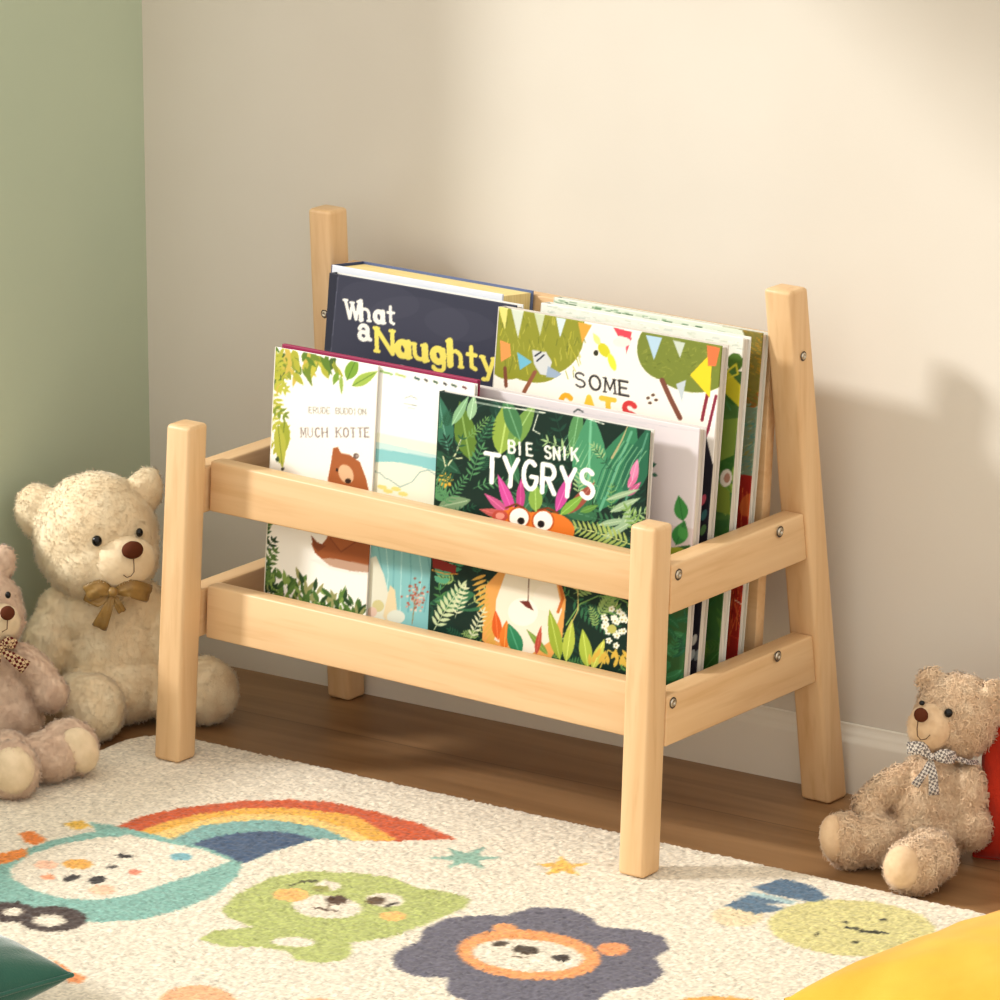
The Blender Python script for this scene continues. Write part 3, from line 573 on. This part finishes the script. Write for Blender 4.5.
def paint_naughty(c):
    c.poly(P_('322,270 338,272 332,350 322,350'), (36, 38, 52)); c.line(P_('338,277 331,352'), .8, (86, 88, 104))
    for x, y, rr in ((420, 320, 50), (380, 300, 40), (460, 325, 36)): c.ell(x, y, rr, rr*.45, (84, 84, 98), 10, .18)
    text(c, 'What', 346, 318, 11.4, 18, 4.6, (240, 238, 226), slope=(1, .13), gap=.18, serif=.14, thin=3, adv=[1.15, 1, 1, .8])
    text(c, '2', 359, 339, 12, 14.5, 4.2, (240, 238, 226), slope=(1, .13))
    text(c, 'Naughty', 377, 351, 15.3, 23, 6.6, (238, 222, 104), slope=(1, .19), gap=.16, serif=.12, thin=4.2, adv=[1.15, 1, 1, 1, 1, .8, 1])
    text(c, 'BOOK OF', 346, 367, 8, 10, 2, (214, 212, 204), slope=(1, .16), gap=.3)
def paint_birds(c):
    c.line(P_('480,397 700,432'), 0.8, (206, 202, 206))
    text(c, 'BOOKS', 602, 444, 8, 10, 2.0, (40, 38, 40), slope=(1, .12), gap=.34, serif=.1, thin=1.4)
    c.line(P_('574,412 578,409 583,412'), 1.4, (50, 60, 60)); c.leaf(650, 466, 7, 5, 20, (60, 110, 90)); c.leaf(652, 474, 6, 4, -20, (60, 110, 90))
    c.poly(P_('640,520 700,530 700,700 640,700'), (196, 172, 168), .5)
    c.leaf(683, 521, 26, 14, 100, (62, 140, 66), (40, 110, 50)); c.leaf(676, 545, 26, 16, 70, (54, 128, 60), (40, 104, 50)); c.leaf(686, 540, 16, 10, 115, (70, 150, 70))
    c.poly(P_('640,552 690,545 690,700 640,700'), (52, 96, 50)); c.ell(676, 555, 12, 8, (150, 160, 50)); c.ell(680, 562, 10, 8, (120, 140, 44))
    jungle(c, 26, (655, 690), (590, 690), 3, [(40, 104, 62), (28, 78, 52), (58, 130, 80), (30, 92, 60)], (12, 26))
def paint_black(c): pass
def edge_art(pal, seed, X, Y, L=(10, 26), n=70):
    def f(c): jungle(c, n, X, Y, seed, pal, L, .16)
    return f
def speckle(c, x0, x1, y0, sl, h, n, pal, seed):
    r_ = random.Random(seed)
    for k in range(n):
        x = r_.uniform(x0, x1); y = y0+(x-x0)*sl+r_.uniform(0, h); c.line([(x, y), (x+r_.uniform(2, 8), y+1)], r_.uniform(.6, 1.4), r_.choice(pal))
def paint_green(c):
    jungle(c, 110, (690, 745), (340, 660), 21, [(92, 130, 46), (52, 98, 40), (34, 74, 40), (116, 146, 58), (60, 110, 60)], (10, 28), 0)
    c.poly(P_('540,292 752,334 752,366 724,362 540,330'), (233, 234, 222))
    speckle(c, 545, 745, 303, .2, 10, 90, [(222, 226, 208), (206, 214, 196), (240, 240, 232), (190, 200, 190)], 5)
    c.poly(P_('724,350 742,352 742,372 724,368'), (236, 234, 222)); c.ell(735, 362, 8, 9, (78, 110, 40)); c.poly(P_('727,370 745,390 742,410 724,392'), (196, 186, 44)); c.line(P_('727,372 736,364 738,374 728,378'), 2, (206, 196, 60))
    c.poly(P_('722,420 738,418 734,455 718,462'), (120, 144, 60)); c.ell(726, 478, 6, 9, (226, 218, 206), 10); c.ell(727, 478, 3, 5, (176, 130, 110), 10)
    c.poly(P_('700,520 735,520 735,640 700,640'), (44, 92, 46), .6); c.poly(P_('716,480 730,492 730,515 712,510'), (120, 138, 52))
def paint_gold(c):
    r_ = random.Random(31)
    for k in range(700):
        x = r_.uniform(700, 766); y = r_.uniform(330, 470); f = (y-330)/140
        k2 = r_.choice([(150, 130, 50), (116, 112, 44), (170, 128, 40)]) if f < .45 else r_.choice([(170, 98, 44), (150, 84, 36), (132, 124, 60)])
        c.line([(x, y), (x+3, y+2)], 1, k2)
    c.poly(P_('540,288 742,330 748,344 742,352 540,312'), (226, 234, 216))
    speckle(c, 545, 738, 297, .195, 8, 190, [(70, 110, 76), (120, 156, 116), (206, 216, 190), (150, 180, 150), (236, 240, 228)], 6)
    c.poly(P_('700,400 768,410 760,480 700,468'), (116, 134, 110))
    for k in range(300):
        x = r_.uniform(700, 765); y = r_.uniform(405, 475); c.line([(x, y), (x+3, y-1.5)], .9, r_.choice([(80, 130, 120), (150, 168, 140), (110, 150, 130), (140, 130, 70)]))
    c.poly(P_('700,468 765,478 760,660 700,660'), (150, 34, 26))
    for k in range(50): c.line([(r_.uniform(715, 755), r_.uniform(480, 650)) for _ in range(2)], .9, r_.choice([(190, 60, 40), (110, 20, 18), (206, 96, 50), (176, 40, 30)]))
    c.ell(748, 505, 8, 12, (206, 112, 50), 20, .7); c.line(P_('735,600 744,606 752,604'), 1, (230, 200, 170))
def paint_party(c):
    paint_cats(c)
    c.poly(P_('712,400 724,402 716,440 708,500 700,470'), (244, 240, 234)); c.line(P_('716,396 708,430 704,440'), 3, (130, 36, 58))
    c.poly(P_('694,440 706,436 714,470 712,530 708,700 690,700 690,480'), (36, 34, 44))
    for x, y, k in ((703, 500, (206, 90, 110)), (704, 515, (60, 110, 110)), (703, 530, (90, 130, 80)), (700, 480, (90, 40, 50)), (694, 640, (206, 206, 200)), (697, 655, (120, 130, 130)), (692, 655, (180, 190, 190))): c.ell(x, y, 2.6, 6, k, 20)
jung0 = (14, 40, 30)
book(-.522, -.392, .0853, .09, .4255, .0025, (247, 244, 234), paint_bear, 'white picture book with a seated brown bear and green leaves, front left of the rack', spine=(236, 232, 214), ct=.0007)
book(-.505, -.275, .0882, .09, .4245, .0045, (246, 245, 238), paint_sea, 'pale picture book with a teal wave, tucked behind the brown bear book', ct=.0008)
book(-.520, -.2765, .0940, .09, .4272, .0045, (150, 44, 80), None, 'thin picture book with a crimson top edge behind the teal wave book', back=(150, 40, 76), ct=.0012)
book(-.310, -.060, .0800, .085, .4145, .0078, jung0, paint_tiger, 'dark green jungle picture book titled TYGRYS with an orange big-eyed tiger, in front', step=.00095, back=(224, 222, 214), spine=(30, 64, 48))
book(-.300, -.024, .1065, .10, .4160, .0115, (222, 214, 216), paint_birds, 'pale lilac picture book with green leaves, directly behind the jungle tiger book', back=(214, 208, 204), ct=.001)
book(-.291, -.027, .1320, .12, .4880, .0125, (243, 238, 226), paint_party, 'white picture book titled SOME CATS with olive trees and bunting', step=.00095, back=(210, 204, 194))
book(-.265, -.026, .1670, .12, .4890, .0135, (70, 104, 50), paint_green, 'white-edged picture book with a leafy green cover, second from the back on the right', back=(226, 226, 218), mottle=.08)
book(-.279, -.031, .2075, .12, .4850, .0115, (120, 110, 50), paint_gold, 'golden brown and red picture book at the very back on the right', back=(206, 204, 190), mottle=.08)
book(-.524, -.290, .1600, .12, .4842, .0120, (52, 54, 70), paint_naughty, 'dark slate picture book titled What a Naughty in cream and yellow lettering', step=.00095, back=(226, 226, 222), spine=(36, 38, 52))
book(-.533, -.318, .1755, .116, .4885, .0520, (216, 220, 228), None, 'thick picture book with blue covers and yellowed pages, back left of the rack', back=(92, 108, 150), spine=(56, 70, 108), pages=M_pages_y, ct=.0018)

# ------------------------------------------------------------------ soft toys
def fur_mat(name, c1, c2, scale=60):
    m = mat(name, rough=.95, spec=.1, sheen=.35); add_noise_color(m, c1, c2, scale, detail=3, lo=.35, hi=.65); return m
def blob_mesh(blobs, voxel=.0028, smooth=4, disp=.0012, dscale=120., seed=0, fur=0, flen=.005, fw=.0011, curl=.6, f_off=.3):
    """one continuous surface out of overlapping ellipsoids: (centre, radii(u,v,w), roll deg, yaw deg)"""
    bm = bmesh.new()
    B = Matrix(((RT_[0], 0, TOW[0]), (RT_[1], 0, TOW[1]), (0, 1, 0)))          # columns: right, up, towards the room
    for c, rad, roll, yaw in blobs:
        M = Matrix.Translation(Vector(c)) @ (B @ Matrix.Rotation(R(yaw), 3, 'Y') @ Matrix.Rotation(R(roll), 3, 'Z') @ Matrix.Diagonal(Vector(rad))).to_4x4()
        bmesh.ops.create_icosphere(bm, subdivisions=4, radius=1, matrix=M)
    me = bpy.data.meshes.new('b'); bm.to_mesh(me); bm.free()
    o = bpy.data.objects.new('tmp', me); COL.objects.link(o)
    md = o.modifiers.new('r', 'REMESH'); md.mode = 'VOXEL'; md.voxel_size = voxel; md.use_smooth_shade = True
    md = o.modifiers.new('s', 'SMOOTH'); md.factor = .6; md.iterations = smooth
    dg = bpy.context.evaluated_depsgraph_get(); dg.update()
    me2 = bpy.data.meshes.new_from_object(o.evaluated_get(dg)); bpy.data.objects.remove(o)
    n = len(me2.vertices); co = np.empty(n*3, np.float32); me2.vertices.foreach_get('co', co); co = co.reshape(-1, 3).astype(float)
    no = np.empty(n*3, np.float32); me2.vertices.foreach_get('normal', no); no = no.reshape(-1, 3).astype(float)
    d = np.array([mnoise.noise(Vector(p*dscale)+Vector((seed, 0, 0)))+.5*mnoise.noise(Vector(p*dscale*2.3)) for p in co])
    co2 = co+no*(d*disp)[:, None]
    nf = len(me2.polygons); tot = np.empty(nf, np.int32); me2.polygons.foreach_get('loop_total', tot)
    F = [tuple(p.vertices) for p in me2.polygons]
    if not fur:
        me2.vertices.foreach_set('co', co2.astype(np.float32).ravel()); me2.update(); me2.polygons.foreach_set('use_smooth', [True]*nf); return me2
    # strands: thin three-sided curls rooted on the surface
    r_ = np.random.default_rng(seed+1); ids = r_.integers(0, n, fur)
    p0 = co2[ids]+r_.normal(0, voxel*.35, (fur, 3)); nn = no[ids]; t1 = r_.normal(0, 1, (fur, 3)); t1 -= (t1*nn).sum(1)[:, None]*nn; t1 /= np.linalg.norm(t1, axis=1)[:, None]; t2 = np.cross(nn, t1)
    g = np.array([0, 0, -.35]); V = [co2]; NV = [no]; L = flen*(.6+.8*r_.random(fur))[:, None]; nseg = 3; ww = fw*(.7+.6*r_.random(fur))[:, None]
    for k in range(nseg+1):
        s = k/nseg; c_ = p0-nn*.0008+nn*L*s*.8+t1*L*curl*(s**2)+t2*L*curl*.5*math.sin(3*s)+g*L*s*s
        q = ww*(1-.75*s)
        for a in range(3):
            an = a*2.0944; off = t1*math.cos(an)+t2*math.sin(an); V.append(c_+off*q*.5)
            m_ = nn*.8+off*f_off+t1*curl*.3*s; NV.append(m_/np.linalg.norm(m_, axis=1)[:, None])
    base = n; Fs = []
    idx = lambda k, a: base+(k*3+a)*fur+np.arange(fur)
    for k in range(nseg):
        for a in range(3):
            b = (a+1) % 3; Fs.append(np.stack([idx(k, a), idx(k, b), idx(k+1, b), idx(k+1, a)], 1))
    V = np.vstack(V); Fs = np.vstack(Fs)
    F4 = [f for f in F]
    me = bpy.data.meshes.new('fur'); nv = len(V); lo = [i for f in F4 for i in f]; lt = np.concatenate([tot, np.full(len(Fs), 4, np.int32)])
    me.vertices.add(nv); me.vertices.foreach_set('co', V.astype(np.float32).ravel())
    li = np.concatenate([np.array(lo, np.int32), Fs.astype(np.int32).ravel()]); me.loops.add(len(li)); me.loops.foreach_set('vertex_index', li)
    me.polygons.add(len(lt)); ls = np.concatenate([[0], np.cumsum(lt)[:-1]]).astype(np.int32); me.polygons.foreach_set('loop_start', ls); me.polygons.foreach_set('loop_total', lt.astype(np.int32))
    me.update(calc_edges=True); me.polygons.foreach_set('use_smooth', [True]*len(lt))
    me.normals_split_custom_set_from_vertices(np.vstack(NV).astype(np.float32))
    return me
def ribbon(P, widths, nrm, th=.0008, wave=0.):
    """cloth strip along points P, widths across, slightly thick"""
    P = [Vector(p) for p in P]; n = len(P); V = []; F = []
    for i, p in enumerate(P):
        d = (P[min(i+1, n-1)]-P[max(i-1, 0)]).normalized(); nv = Vector(nrm).normalized(); s = d.cross(nv).normalized(); m = s.cross(d)
        for j in range(7):
            u = j/6-.5; z = wave*math.sin(j*1.9+i*.6)
            V.append(p+s*u*widths[i]+m*(z+.3*widths[i]*(.25-u*u)))
        for j in range(7):
            u = j/6-.5; z = wave*math.sin(j*1.9+i*.6); V.append(p+s*u*widths[i]+m*(z+.3*widths[i]*(.25-u*u)-th))
    for i in range(n-1):
        for j in range(6):
            a = i*14+j; F.append((a, a+1, a+15, a+14)); F.append((a+7+14, a+8+14, a+8, a+7))
        a = i*14; F.append((a, a+14, a+21, a+7)); F.append((a+6, a+13, a+27, a+20))
    F.append(tuple(range(7))+tuple(range(13, 6, -1))); e = (n-1)*14; F.append(tuple(range(e+13, e+6, -1))+tuple(range(e, e+7)))
    return V, F
def strips_mesh(L):
    V, F = [], []
    for v, f in L: b = len(V); V += v; F += [tuple(i+b for i in q) for q in f]
    me = mesh_from(V, F); me.polygons.foreach_set('use_smooth', [True]*len(me.polygons)); return me
def checked(name, c1, c2, sc):
    m = mat(name, rough=.85, spec=.1); nt, N, L, b = nodes(m); tc = N.new('ShaderNodeTexCoord'); mp = N.new('ShaderNodeMapping'); mp.inputs['Rotation'].default_value = (0, .4, -YAW)
    L.new(tc.outputs['Object'], mp.inputs[0]); k = N.new('ShaderNodeTexChecker'); k.inputs['Scale'].default_value = sc; k.inputs['Color1'].default_value = (*s2l(c1), 1); k.inputs['Color2'].default_value = (*s2l(c2), 1)
    L.new(mp.outputs[0], k.inputs['Vector']); L.new(k.outputs[0], b.inputs['Base Color']); return m
def tube_mesh(P, r, n=6):
    P = [Vector(p) for p in P]; V, F = [], []
    for i, p in enumerate(P):
        d = (P[min(i+1, len(P)-1)]-P[max(i-1, 0)]).normalized(); a = d.orthogonal().normalized(); b = d.cross(a)
        V += [p+a*r*math.cos(k*2*math.pi/n)+b*r*math.sin(k*2*math.pi/n) for k in range(n)]
    for i in range(len(P)-1):
        for k in range(n): F.append((i*n+k, i*n+(k+1) % n, (i+1)*n+(k+1) % n, (i+1)*n+k))
    me = mesh_from(V, F); me.polygons.foreach_set('use_smooth', [True]*len(me.polygons)); return me
M_eye = mat('black_glass_eye', (8, 7, 7), .12, spec=.35); M_nose = mat('brown_velvet_nose', (90, 46, 28), .8, spec=.1); M_thread = mat('brown_thread', (96, 66, 44), .8)
def toy_bear(spec):
    A = np.array(spec['anchor']); S = FPX/((A+np.array([0, 0, .1])-CAM) @ FW)
    def BP(px, py, w_):
        q = A+TOW*w_; return plane_pt(px, py, TOW, TOW @ q)
    def BZ(px, py, z):                                      # centre at height z, so that it rests on the ground
        return plane_pt(px, py, (0, 0, 1), z)
    root = empty('teddy_bear', tuple(A), spec['label'], 'teddy bear')
    def mk(L):
        out = []
        for b in L:
            (px, py, w_), (rx, ry, rz) = b[0], b[1]; roll = b[2] if len(b) > 2 else 0; yaw = b[3] if len(b) > 3 else 0
            if isinstance(w_, tuple):
                c = BZ(px, py, w_[0])
                if len(w_) > 1: c = plane_pt(px, py, TOW, TOW @ c+w_[1])
            else: c = BP(px, py, w_)
            out.append((c, (rx/S, ry/S, rz/S), roll, yaw))
        return out
    f = spec['fur']
    body = blob_mesh(mk(spec['body']), voxel=.0026, smooth=1, disp=f['disp'], dscale=f['ds'], seed=spec['seed'], fur=f['n'], flen=f['len'], fw=f['w'], curl=f['curl'], f_off=f.get('off', .3))
    link('body', body, spec['mat'], root)
    mz = blob_mesh(mk(spec['muzzle']), voxel=.0018, smooth=3, disp=.0005, dscale=200, seed=3, fur=f.get('mn', 2500), flen=.0022, fw=.0006, curl=.3)
    mu = link('muzzle', mz, spec['pmat'], root)
    for b in spec['nose']: link('nose', blob_mesh(mk([b]), voxel=.0009, smooth=4, disp=.0002, dscale=300), M_nose, mu)
    for b in spec['eyes']: link('eye', blob_mesh(mk([b]), voxel=.0006, smooth=2, disp=0), M_eye, root)
    link('mouth', tube_mesh([BP(*p) for p in spec['mouth']], .00055), M_thread, mu)
    for b in spec.get('pads', []): link('foot_pad', blob_mesh(mk([b]), voxel=.0018, smooth=2, disp=.0004, dscale=200, fur=1200, flen=.0018, fw=.0006, curl=.3), spec['pmat'], root)
    bw = spec['bow']; L = []
    for P, wd in bw['strips']:
        Q = [BP(*p) for p in P]; n = 9                                  # resample smoothly
        Q2 = []
        for t in np.linspace(0, len(Q)-1, n):
            i = min(int(t), len(Q)-2); Q2.append(Q[i]*(1-(t-i))+Q[i+1]*(t-i))
        wds = np.interp(np.linspace(0, 1, n), np.linspace(0, 1, len(wd)), wd)/S
        L.append(ribbon(Q2, wds, TOW+np.array([0, 0, .25]), wave=bw.get('wave', .0006)))
    bo = link('bow_tie', strips_mesh(L), bw['mat'], root)
    kx, ky, kw = bw['knot']; link('knot', blob_mesh(mk([((kx, ky, kw), bw['kr'])]), voxel=.001, smooth=2, disp=.0004, dscale=250), bw['mat'], bo)
    return root
# large cream bear in the corner
a = floor_pt(112, 716)
toy_bear(dict(anchor=(a[0], a[1], 0), seed=1, label='large cream teddy bear with a gold satin bow, sitting in the room corner', mat=fur_mat('cream_plush', (240, 217, 178), (249, 232, 197), 50), pmat=fur_mat('cream_short_plush', (240, 219, 182), (248, 229, 194), 80),
    fur=dict(n=42000, len=.0026, w=.0012, curl=.9, disp=.0018, ds=85., off=.2),
    body=[((96, 537, .0), (62, 66, 58)), ((100, 556, .01), (58, 44, 54)), ((40, 512, -.010), (25, 30, 15), 20, -10), ((143, 492, -.012), (19, 26, 15), -25, 20),
          ((114, 650, .0), (54, 64, 50)), ((116, 680, .008), (56, 44, 54)), ((92, 612, 0), (44, 34, 40)), ((132, 610, 0), (36, 34, 36)),
          ((50, 640, .012), (26, 44, 26), -16), ((62, 610, .005), (24, 26, 26)), ((164, 640, .01), (18, 42, 22), 12),
          ((92, 708, (.034,)), (33, 34, 34)), ((82, 700, (.040,)), (30, 26, 42), 0, 20), ((108, 696, (.035,)), (26, 26, 40)),
          ((206, 690, (.036,)), (32, 34, 32)), ((188, 691, (.034,)), (32, 28, 30), 0), ((160, 692, (.032,)), (30, 26, 28))],
    muzzle=[((122.5, 561, .044), (33, 28, 26), 0, 15)], nose=[((132.5, 550, .071), (11, 9, 7), 0, 20)], eyes=[((97, 541, .060), (5, 5.6, 4.5)), ((139.5, 532.5, .044), (3.6, 4.6, 4))],
    mouth=[(133.5, 558, .073), (134, 566, .074), (134, 572, .0735), (131, 576, .0725), (127, 577.5, .0715), (123.5, 575, .071)],
    bow=dict(mat=add_noise_color(mat('gold_satin', rough=.45, spec=.5, sheen=.3), (132, 100, 46), (164, 128, 64), 60, bump=.6, bscale=90), knot=(113, 592, .066), kr=(5.5, 5.5, 5), wave=.0012,
             strips=[([(113, 592, .064), (100, 588, .068), (86, 594, .066)], [5, 15, 18, 17]), ([(113, 592, .064), (130, 588, .068), (150, 594, .058)], [5, 15, 19, 18]), ([(86, 594, .062), (98, 600, .066), (113, 594, .062)], [14, 14, 5]),
                     ([(113, 594, .064), (108, 608, .068), (99, 628, .066)], [5, 10, 16]), ([(113, 594, .062), (118, 604, .066), (122, 612, .064)], [5, 8, 9])])))
# small pinkish bear at the left
a = floor_pt(2, 757)
toy_bear(dict(anchor=(a[0], a[1], 0), seed=2, label='small pinkish-tan teddy bear with a maroon checked bow, at the left edge of the rug', mat=fur_mat('pinkish_tan_plush', (214, 182, 156), (230, 202, 176), 70), pmat=fur_mat('pale_short_plush', (222, 200, 164), (234, 212, 178), 80),
    fur=dict(n=34000, len=.0028, w=.0012, curl=1.1, disp=.0014, ds=150., off=.3),
    body=[((-12, 608, 0), (34, 38, 34)), ((-2, 618, .01), (26, 28, 26)), ((1, 563, -.008), (14, 19, 9), -15), ((-42, 570, -.008), (14, 18, 9), 25),
          ((0, 700, 0), (37, 48, 36)), ((2, 716, .004), (41, 38, 38)), ((0, 665, 0), (28, 26, 26)),
          ((36, 672, .012), (17, 36, 17), 38), ((50, 692, .018), (18, 20, 17), 10), ((-38, 690, .012), (15, 34, 17), -25),
          ((68, 748, (.037,)), (30, 30, 24), 30), ((48, 756, (.034,)), (30, 25, 30)), ((12, 770, (.036,)), (27, 30, 24)), ((6, 756, (.037,)), (26, 24, 36))],
    muzzle=[((2, 622, .026), (18, 20, 18), 0, 15)], nose=[((7.5, 613, .046), (7.5, 7.5, 5), 0, 15)], eyes=[((8, 595, .031), (3, 3.6, 3)), ((-17, 598, .034), (3.4, 3.8, 3))],
    mouth=[(7.5, 620, .0475), (7, 629, .047), (2, 632, .046)], pads=[((13, 770, (.037, .005)), (22, 25, 22)), ((79, 750, (.036, .008)), (19, 25, 18), 25, 32)],
    bow=dict(mat=checked('maroon_check', (96, 34, 34), (206, 180, 140), 330), knot=(0, 648, .045), kr=(4, 4, 4),
             strips=[([(0, 648, .044), (8, 642, .046), (16, 645, .040)], [4, 11, 12, 10]), ([(0, 648, .044), (-10, 644, .046), (-20, 648, .040)], [4, 11, 12, 10]), ([(0, 650, .044), (10, 656, .047), (26, 668, .044)], [4, 10, 15]), ([(0, 650, .044), (-4, 662, .048), (-8, 678, .048)], [4, 9, 12])])))
# tan curly bear on the right
a = floor_pt(930, 856)
toy_bear(dict(anchor=(a[0], a[1], 0), seed=4, label='curly tan teddy bear with a grey checked bow, beside the skirting on the right', mat=fur_mat('tan_boucle', (226, 192, 156), (240, 212, 178), 70), pmat=fur_mat('pale_tan_short_plush', (222, 190, 152), (234, 204, 166), 80),
    fur=dict(n=30000, len=.0030, w=.0018, curl=1.6, disp=.0026, ds=230., off=.6),
    body=[((957, 716, 0), (42, 43, 38)), ((946, 722, .008), (32, 30, 32)), ((930, 679, -.012), (13, 11, 8), 25), ((994, 701, .012), (15, 23, 8), 10, 25),
          ((927, 806, 0), (38, 44, 36)), ((926, 828, .002), (44, 36, 40)), ((932, 780, 0), (33, 28, 30)),
          ((884, 790, .006), (15, 36, 17), -48), ((870, 806, .010), (17, 18, 17)), ((969, 800, .014), (19, 38, 19), -2), ((972, 825, .020), (20, 23, 20)),
          ((846, 840, (.029,)), (22, 29, 22), 12), ((872, 840, (.027,)), (34, 25, 24), 0), ((914, 866, (.028,)), (28, 28, 24)), ((928, 856, (.030,)), (28, 26, 34))],
    muzzle=[((930, 727, .027), (23, 24, 22), 0, -25)], nose=[((921, 715, .048), (7.5, 7.5, 5.5), 0, -25)], eyes=[((948.5, 713, .038), (4.3, 4.6, 4)), ((922, 703, .030), (3, 2.6, 3))],
    mouth=[(918, 721, .049), (917, 729, .050), (917.5, 736, .050), (921, 740, .050), (926, 739, .050), (930, 735, .050)], pads=[((834, 838, (.029, .014)), (13, 24, 17), 10, -35), ((903, 867, (.028, .010)), (19, 22, 20), 0, -25)],
    bow=dict(mat=checked('grey_check', (120, 114, 112), (228, 220, 210), 420), knot=(931, 757, .044), kr=(4.2, 4.2, 4),
             strips=[([(931, 757, .042), (921, 748, .046), (907, 748, .040)], [4, 12, 14, 12]), ([(931, 757, .042), (944, 756, .046), (955, 758, .038)], [4, 13, 15, 12]), ([(955, 758, .034), (968, 762, .028), (978, 763, .016)], [5, 5, 5]),
                     ([(931, 759, .042), (925, 772, .047), (915, 786, .046)], [4, 7, 9]), ([(931, 759, .042), (933, 775, .047), (934, 795, .046)], [4, 9, 11])])))

# ------------------------------------------------------------------ cushions
def cushion(name, centre, half, height, rot, m, label, tilt=(0, 0), pow_=.42, pinch=.12, seed=0, n=72, wr=.0015, seam=None, size_y=None):
    r_ = random.Random(seed); hy = size_y or half
    Rm = Matrix.Rotation(rot, 3, 'Z') @ Matrix.Rotation(tilt[0], 3, 'X') @ Matrix.Rotation(tilt[1], 3, 'Y')
    V = []; idx = {}
    def pt(i, j, side):
        u, v = 2*i/n-1, 2*j/n-1
        u, v = math.sin(u*math.pi/2), math.sin(v*math.pi/2)
        e = (max(0, 1-u*u)*max(0, 1-v*v))**pow_
        k = 1-pinch*((1-u*u)*v*v) ; k2 = 1-pinch*((1-v*v)*u*u)
        q = Vector((u*half*k2, v*hy*k, side*height/2*e))
        nz = mnoise.noise(Vector((u*3.2+seed, v*3.2, side)))+.5*mnoise.noise(Vector((u*9+seed, v*5, side)))
        ed = max(abs(u), abs(v)); q.z += side*wr*4*nz*min(1, (1-ed)*6)
        a = math.atan2(v, u); q.z += side*wr*1.2*math.sin(a*26+3*nz)*max(0, ed-.6)*min(1, (1-ed)*8)*2
        return q
    F = []
    for side in (1, -1):
        for i in range(n+1):
            for j in range(n+1):
                if side == -1 and (i in (0, n) or j in (0, n)): idx[(side, i, j)] = idx[(1, i, j)]; continue
                idx[(side, i, j)] = len(V); V.append(Rm @ pt(i, j, side)+Vector(centre))
        for i in range(n):
            for j in range(n):
                f = (idx[(side, i, j)], idx[(side, i+1, j)], idx[(side, i+1, j+1)], idx[(side, i, j+1)]); F.append(f if side == 1 else f[::-1])
    root = empty(name, (centre[0], centre[1], 0), label, 'cushion')
    me = mesh_from(V, F); me.polygons.foreach_set('use_smooth', [True]*len(F)); link('cushion_cover', me, m, root)
    edge = [(i, 0) for i in range(n)]+[(n, j) for j in range(n)]+[(i, n) for i in range(n, 0, -1)]+[(0, j) for j in range(n, 0, -1)]
    P = [V[idx[(1, i, j)]] for i, j in edge]; P.append(P[0]); link('piping', tube_mesh(P, seam or .0022, 8), m, root)
    return root
M_yel = add_noise_color(mat('mustard_cotton', rough=.85, spec=.15, sheen=.2), (222, 160, 52), (234, 176, 66), 12, bump=.15, bscale=900)
M_grn = add_noise_color(mat('teal_velvet', rough=.6, spec=.2, sheen=.8), (30, 78, 66), (44, 98, 82), 9, bump=.2, bscale=500)
M_red = add_noise_color(mat('red_cotton', rough=.85, spec=.15, sheen=.2), (176, 40, 22), (192, 52, 28), 12, bump=.2, bscale=600)
def corner_at(px, py, z, half, rot, sx, sy):
    c = floor_pt(px, py, z); v = Matrix.Rotation(rot, 3, 'Z') @ Vector((sx*half, sy*half, 0)); return (c[0]-v.x, c[1]-v.y, z)
cushion('yellow_cushion', corner_at(786, 1000, .078, .20, YAW+R(38), -1, 1), .20, .150, YAW+R(38), M_yel, 'mustard yellow cushion on the rug at the lower right corner', seed=3, wr=.0007, pinch=.05)
cushion('green_cushion', corner_at(72, 975, .062, .14, YAW-R(45), 1, 1), .14, .105, YAW-R(45), M_grn, 'dark teal velvet cushion on the rug at the lower left corner', seed=5, wr=.0004, pinch=.06)
c = floor_pt(1047, 866, 0); cushion('red_cushion', (c[0], c[1], .072), .072, .055, YAW-R(28), M_red, 'red cushion standing behind the curly tan teddy bear', seed=8, tilt=(R(84), 0), wr=.0006, pinch=.05)
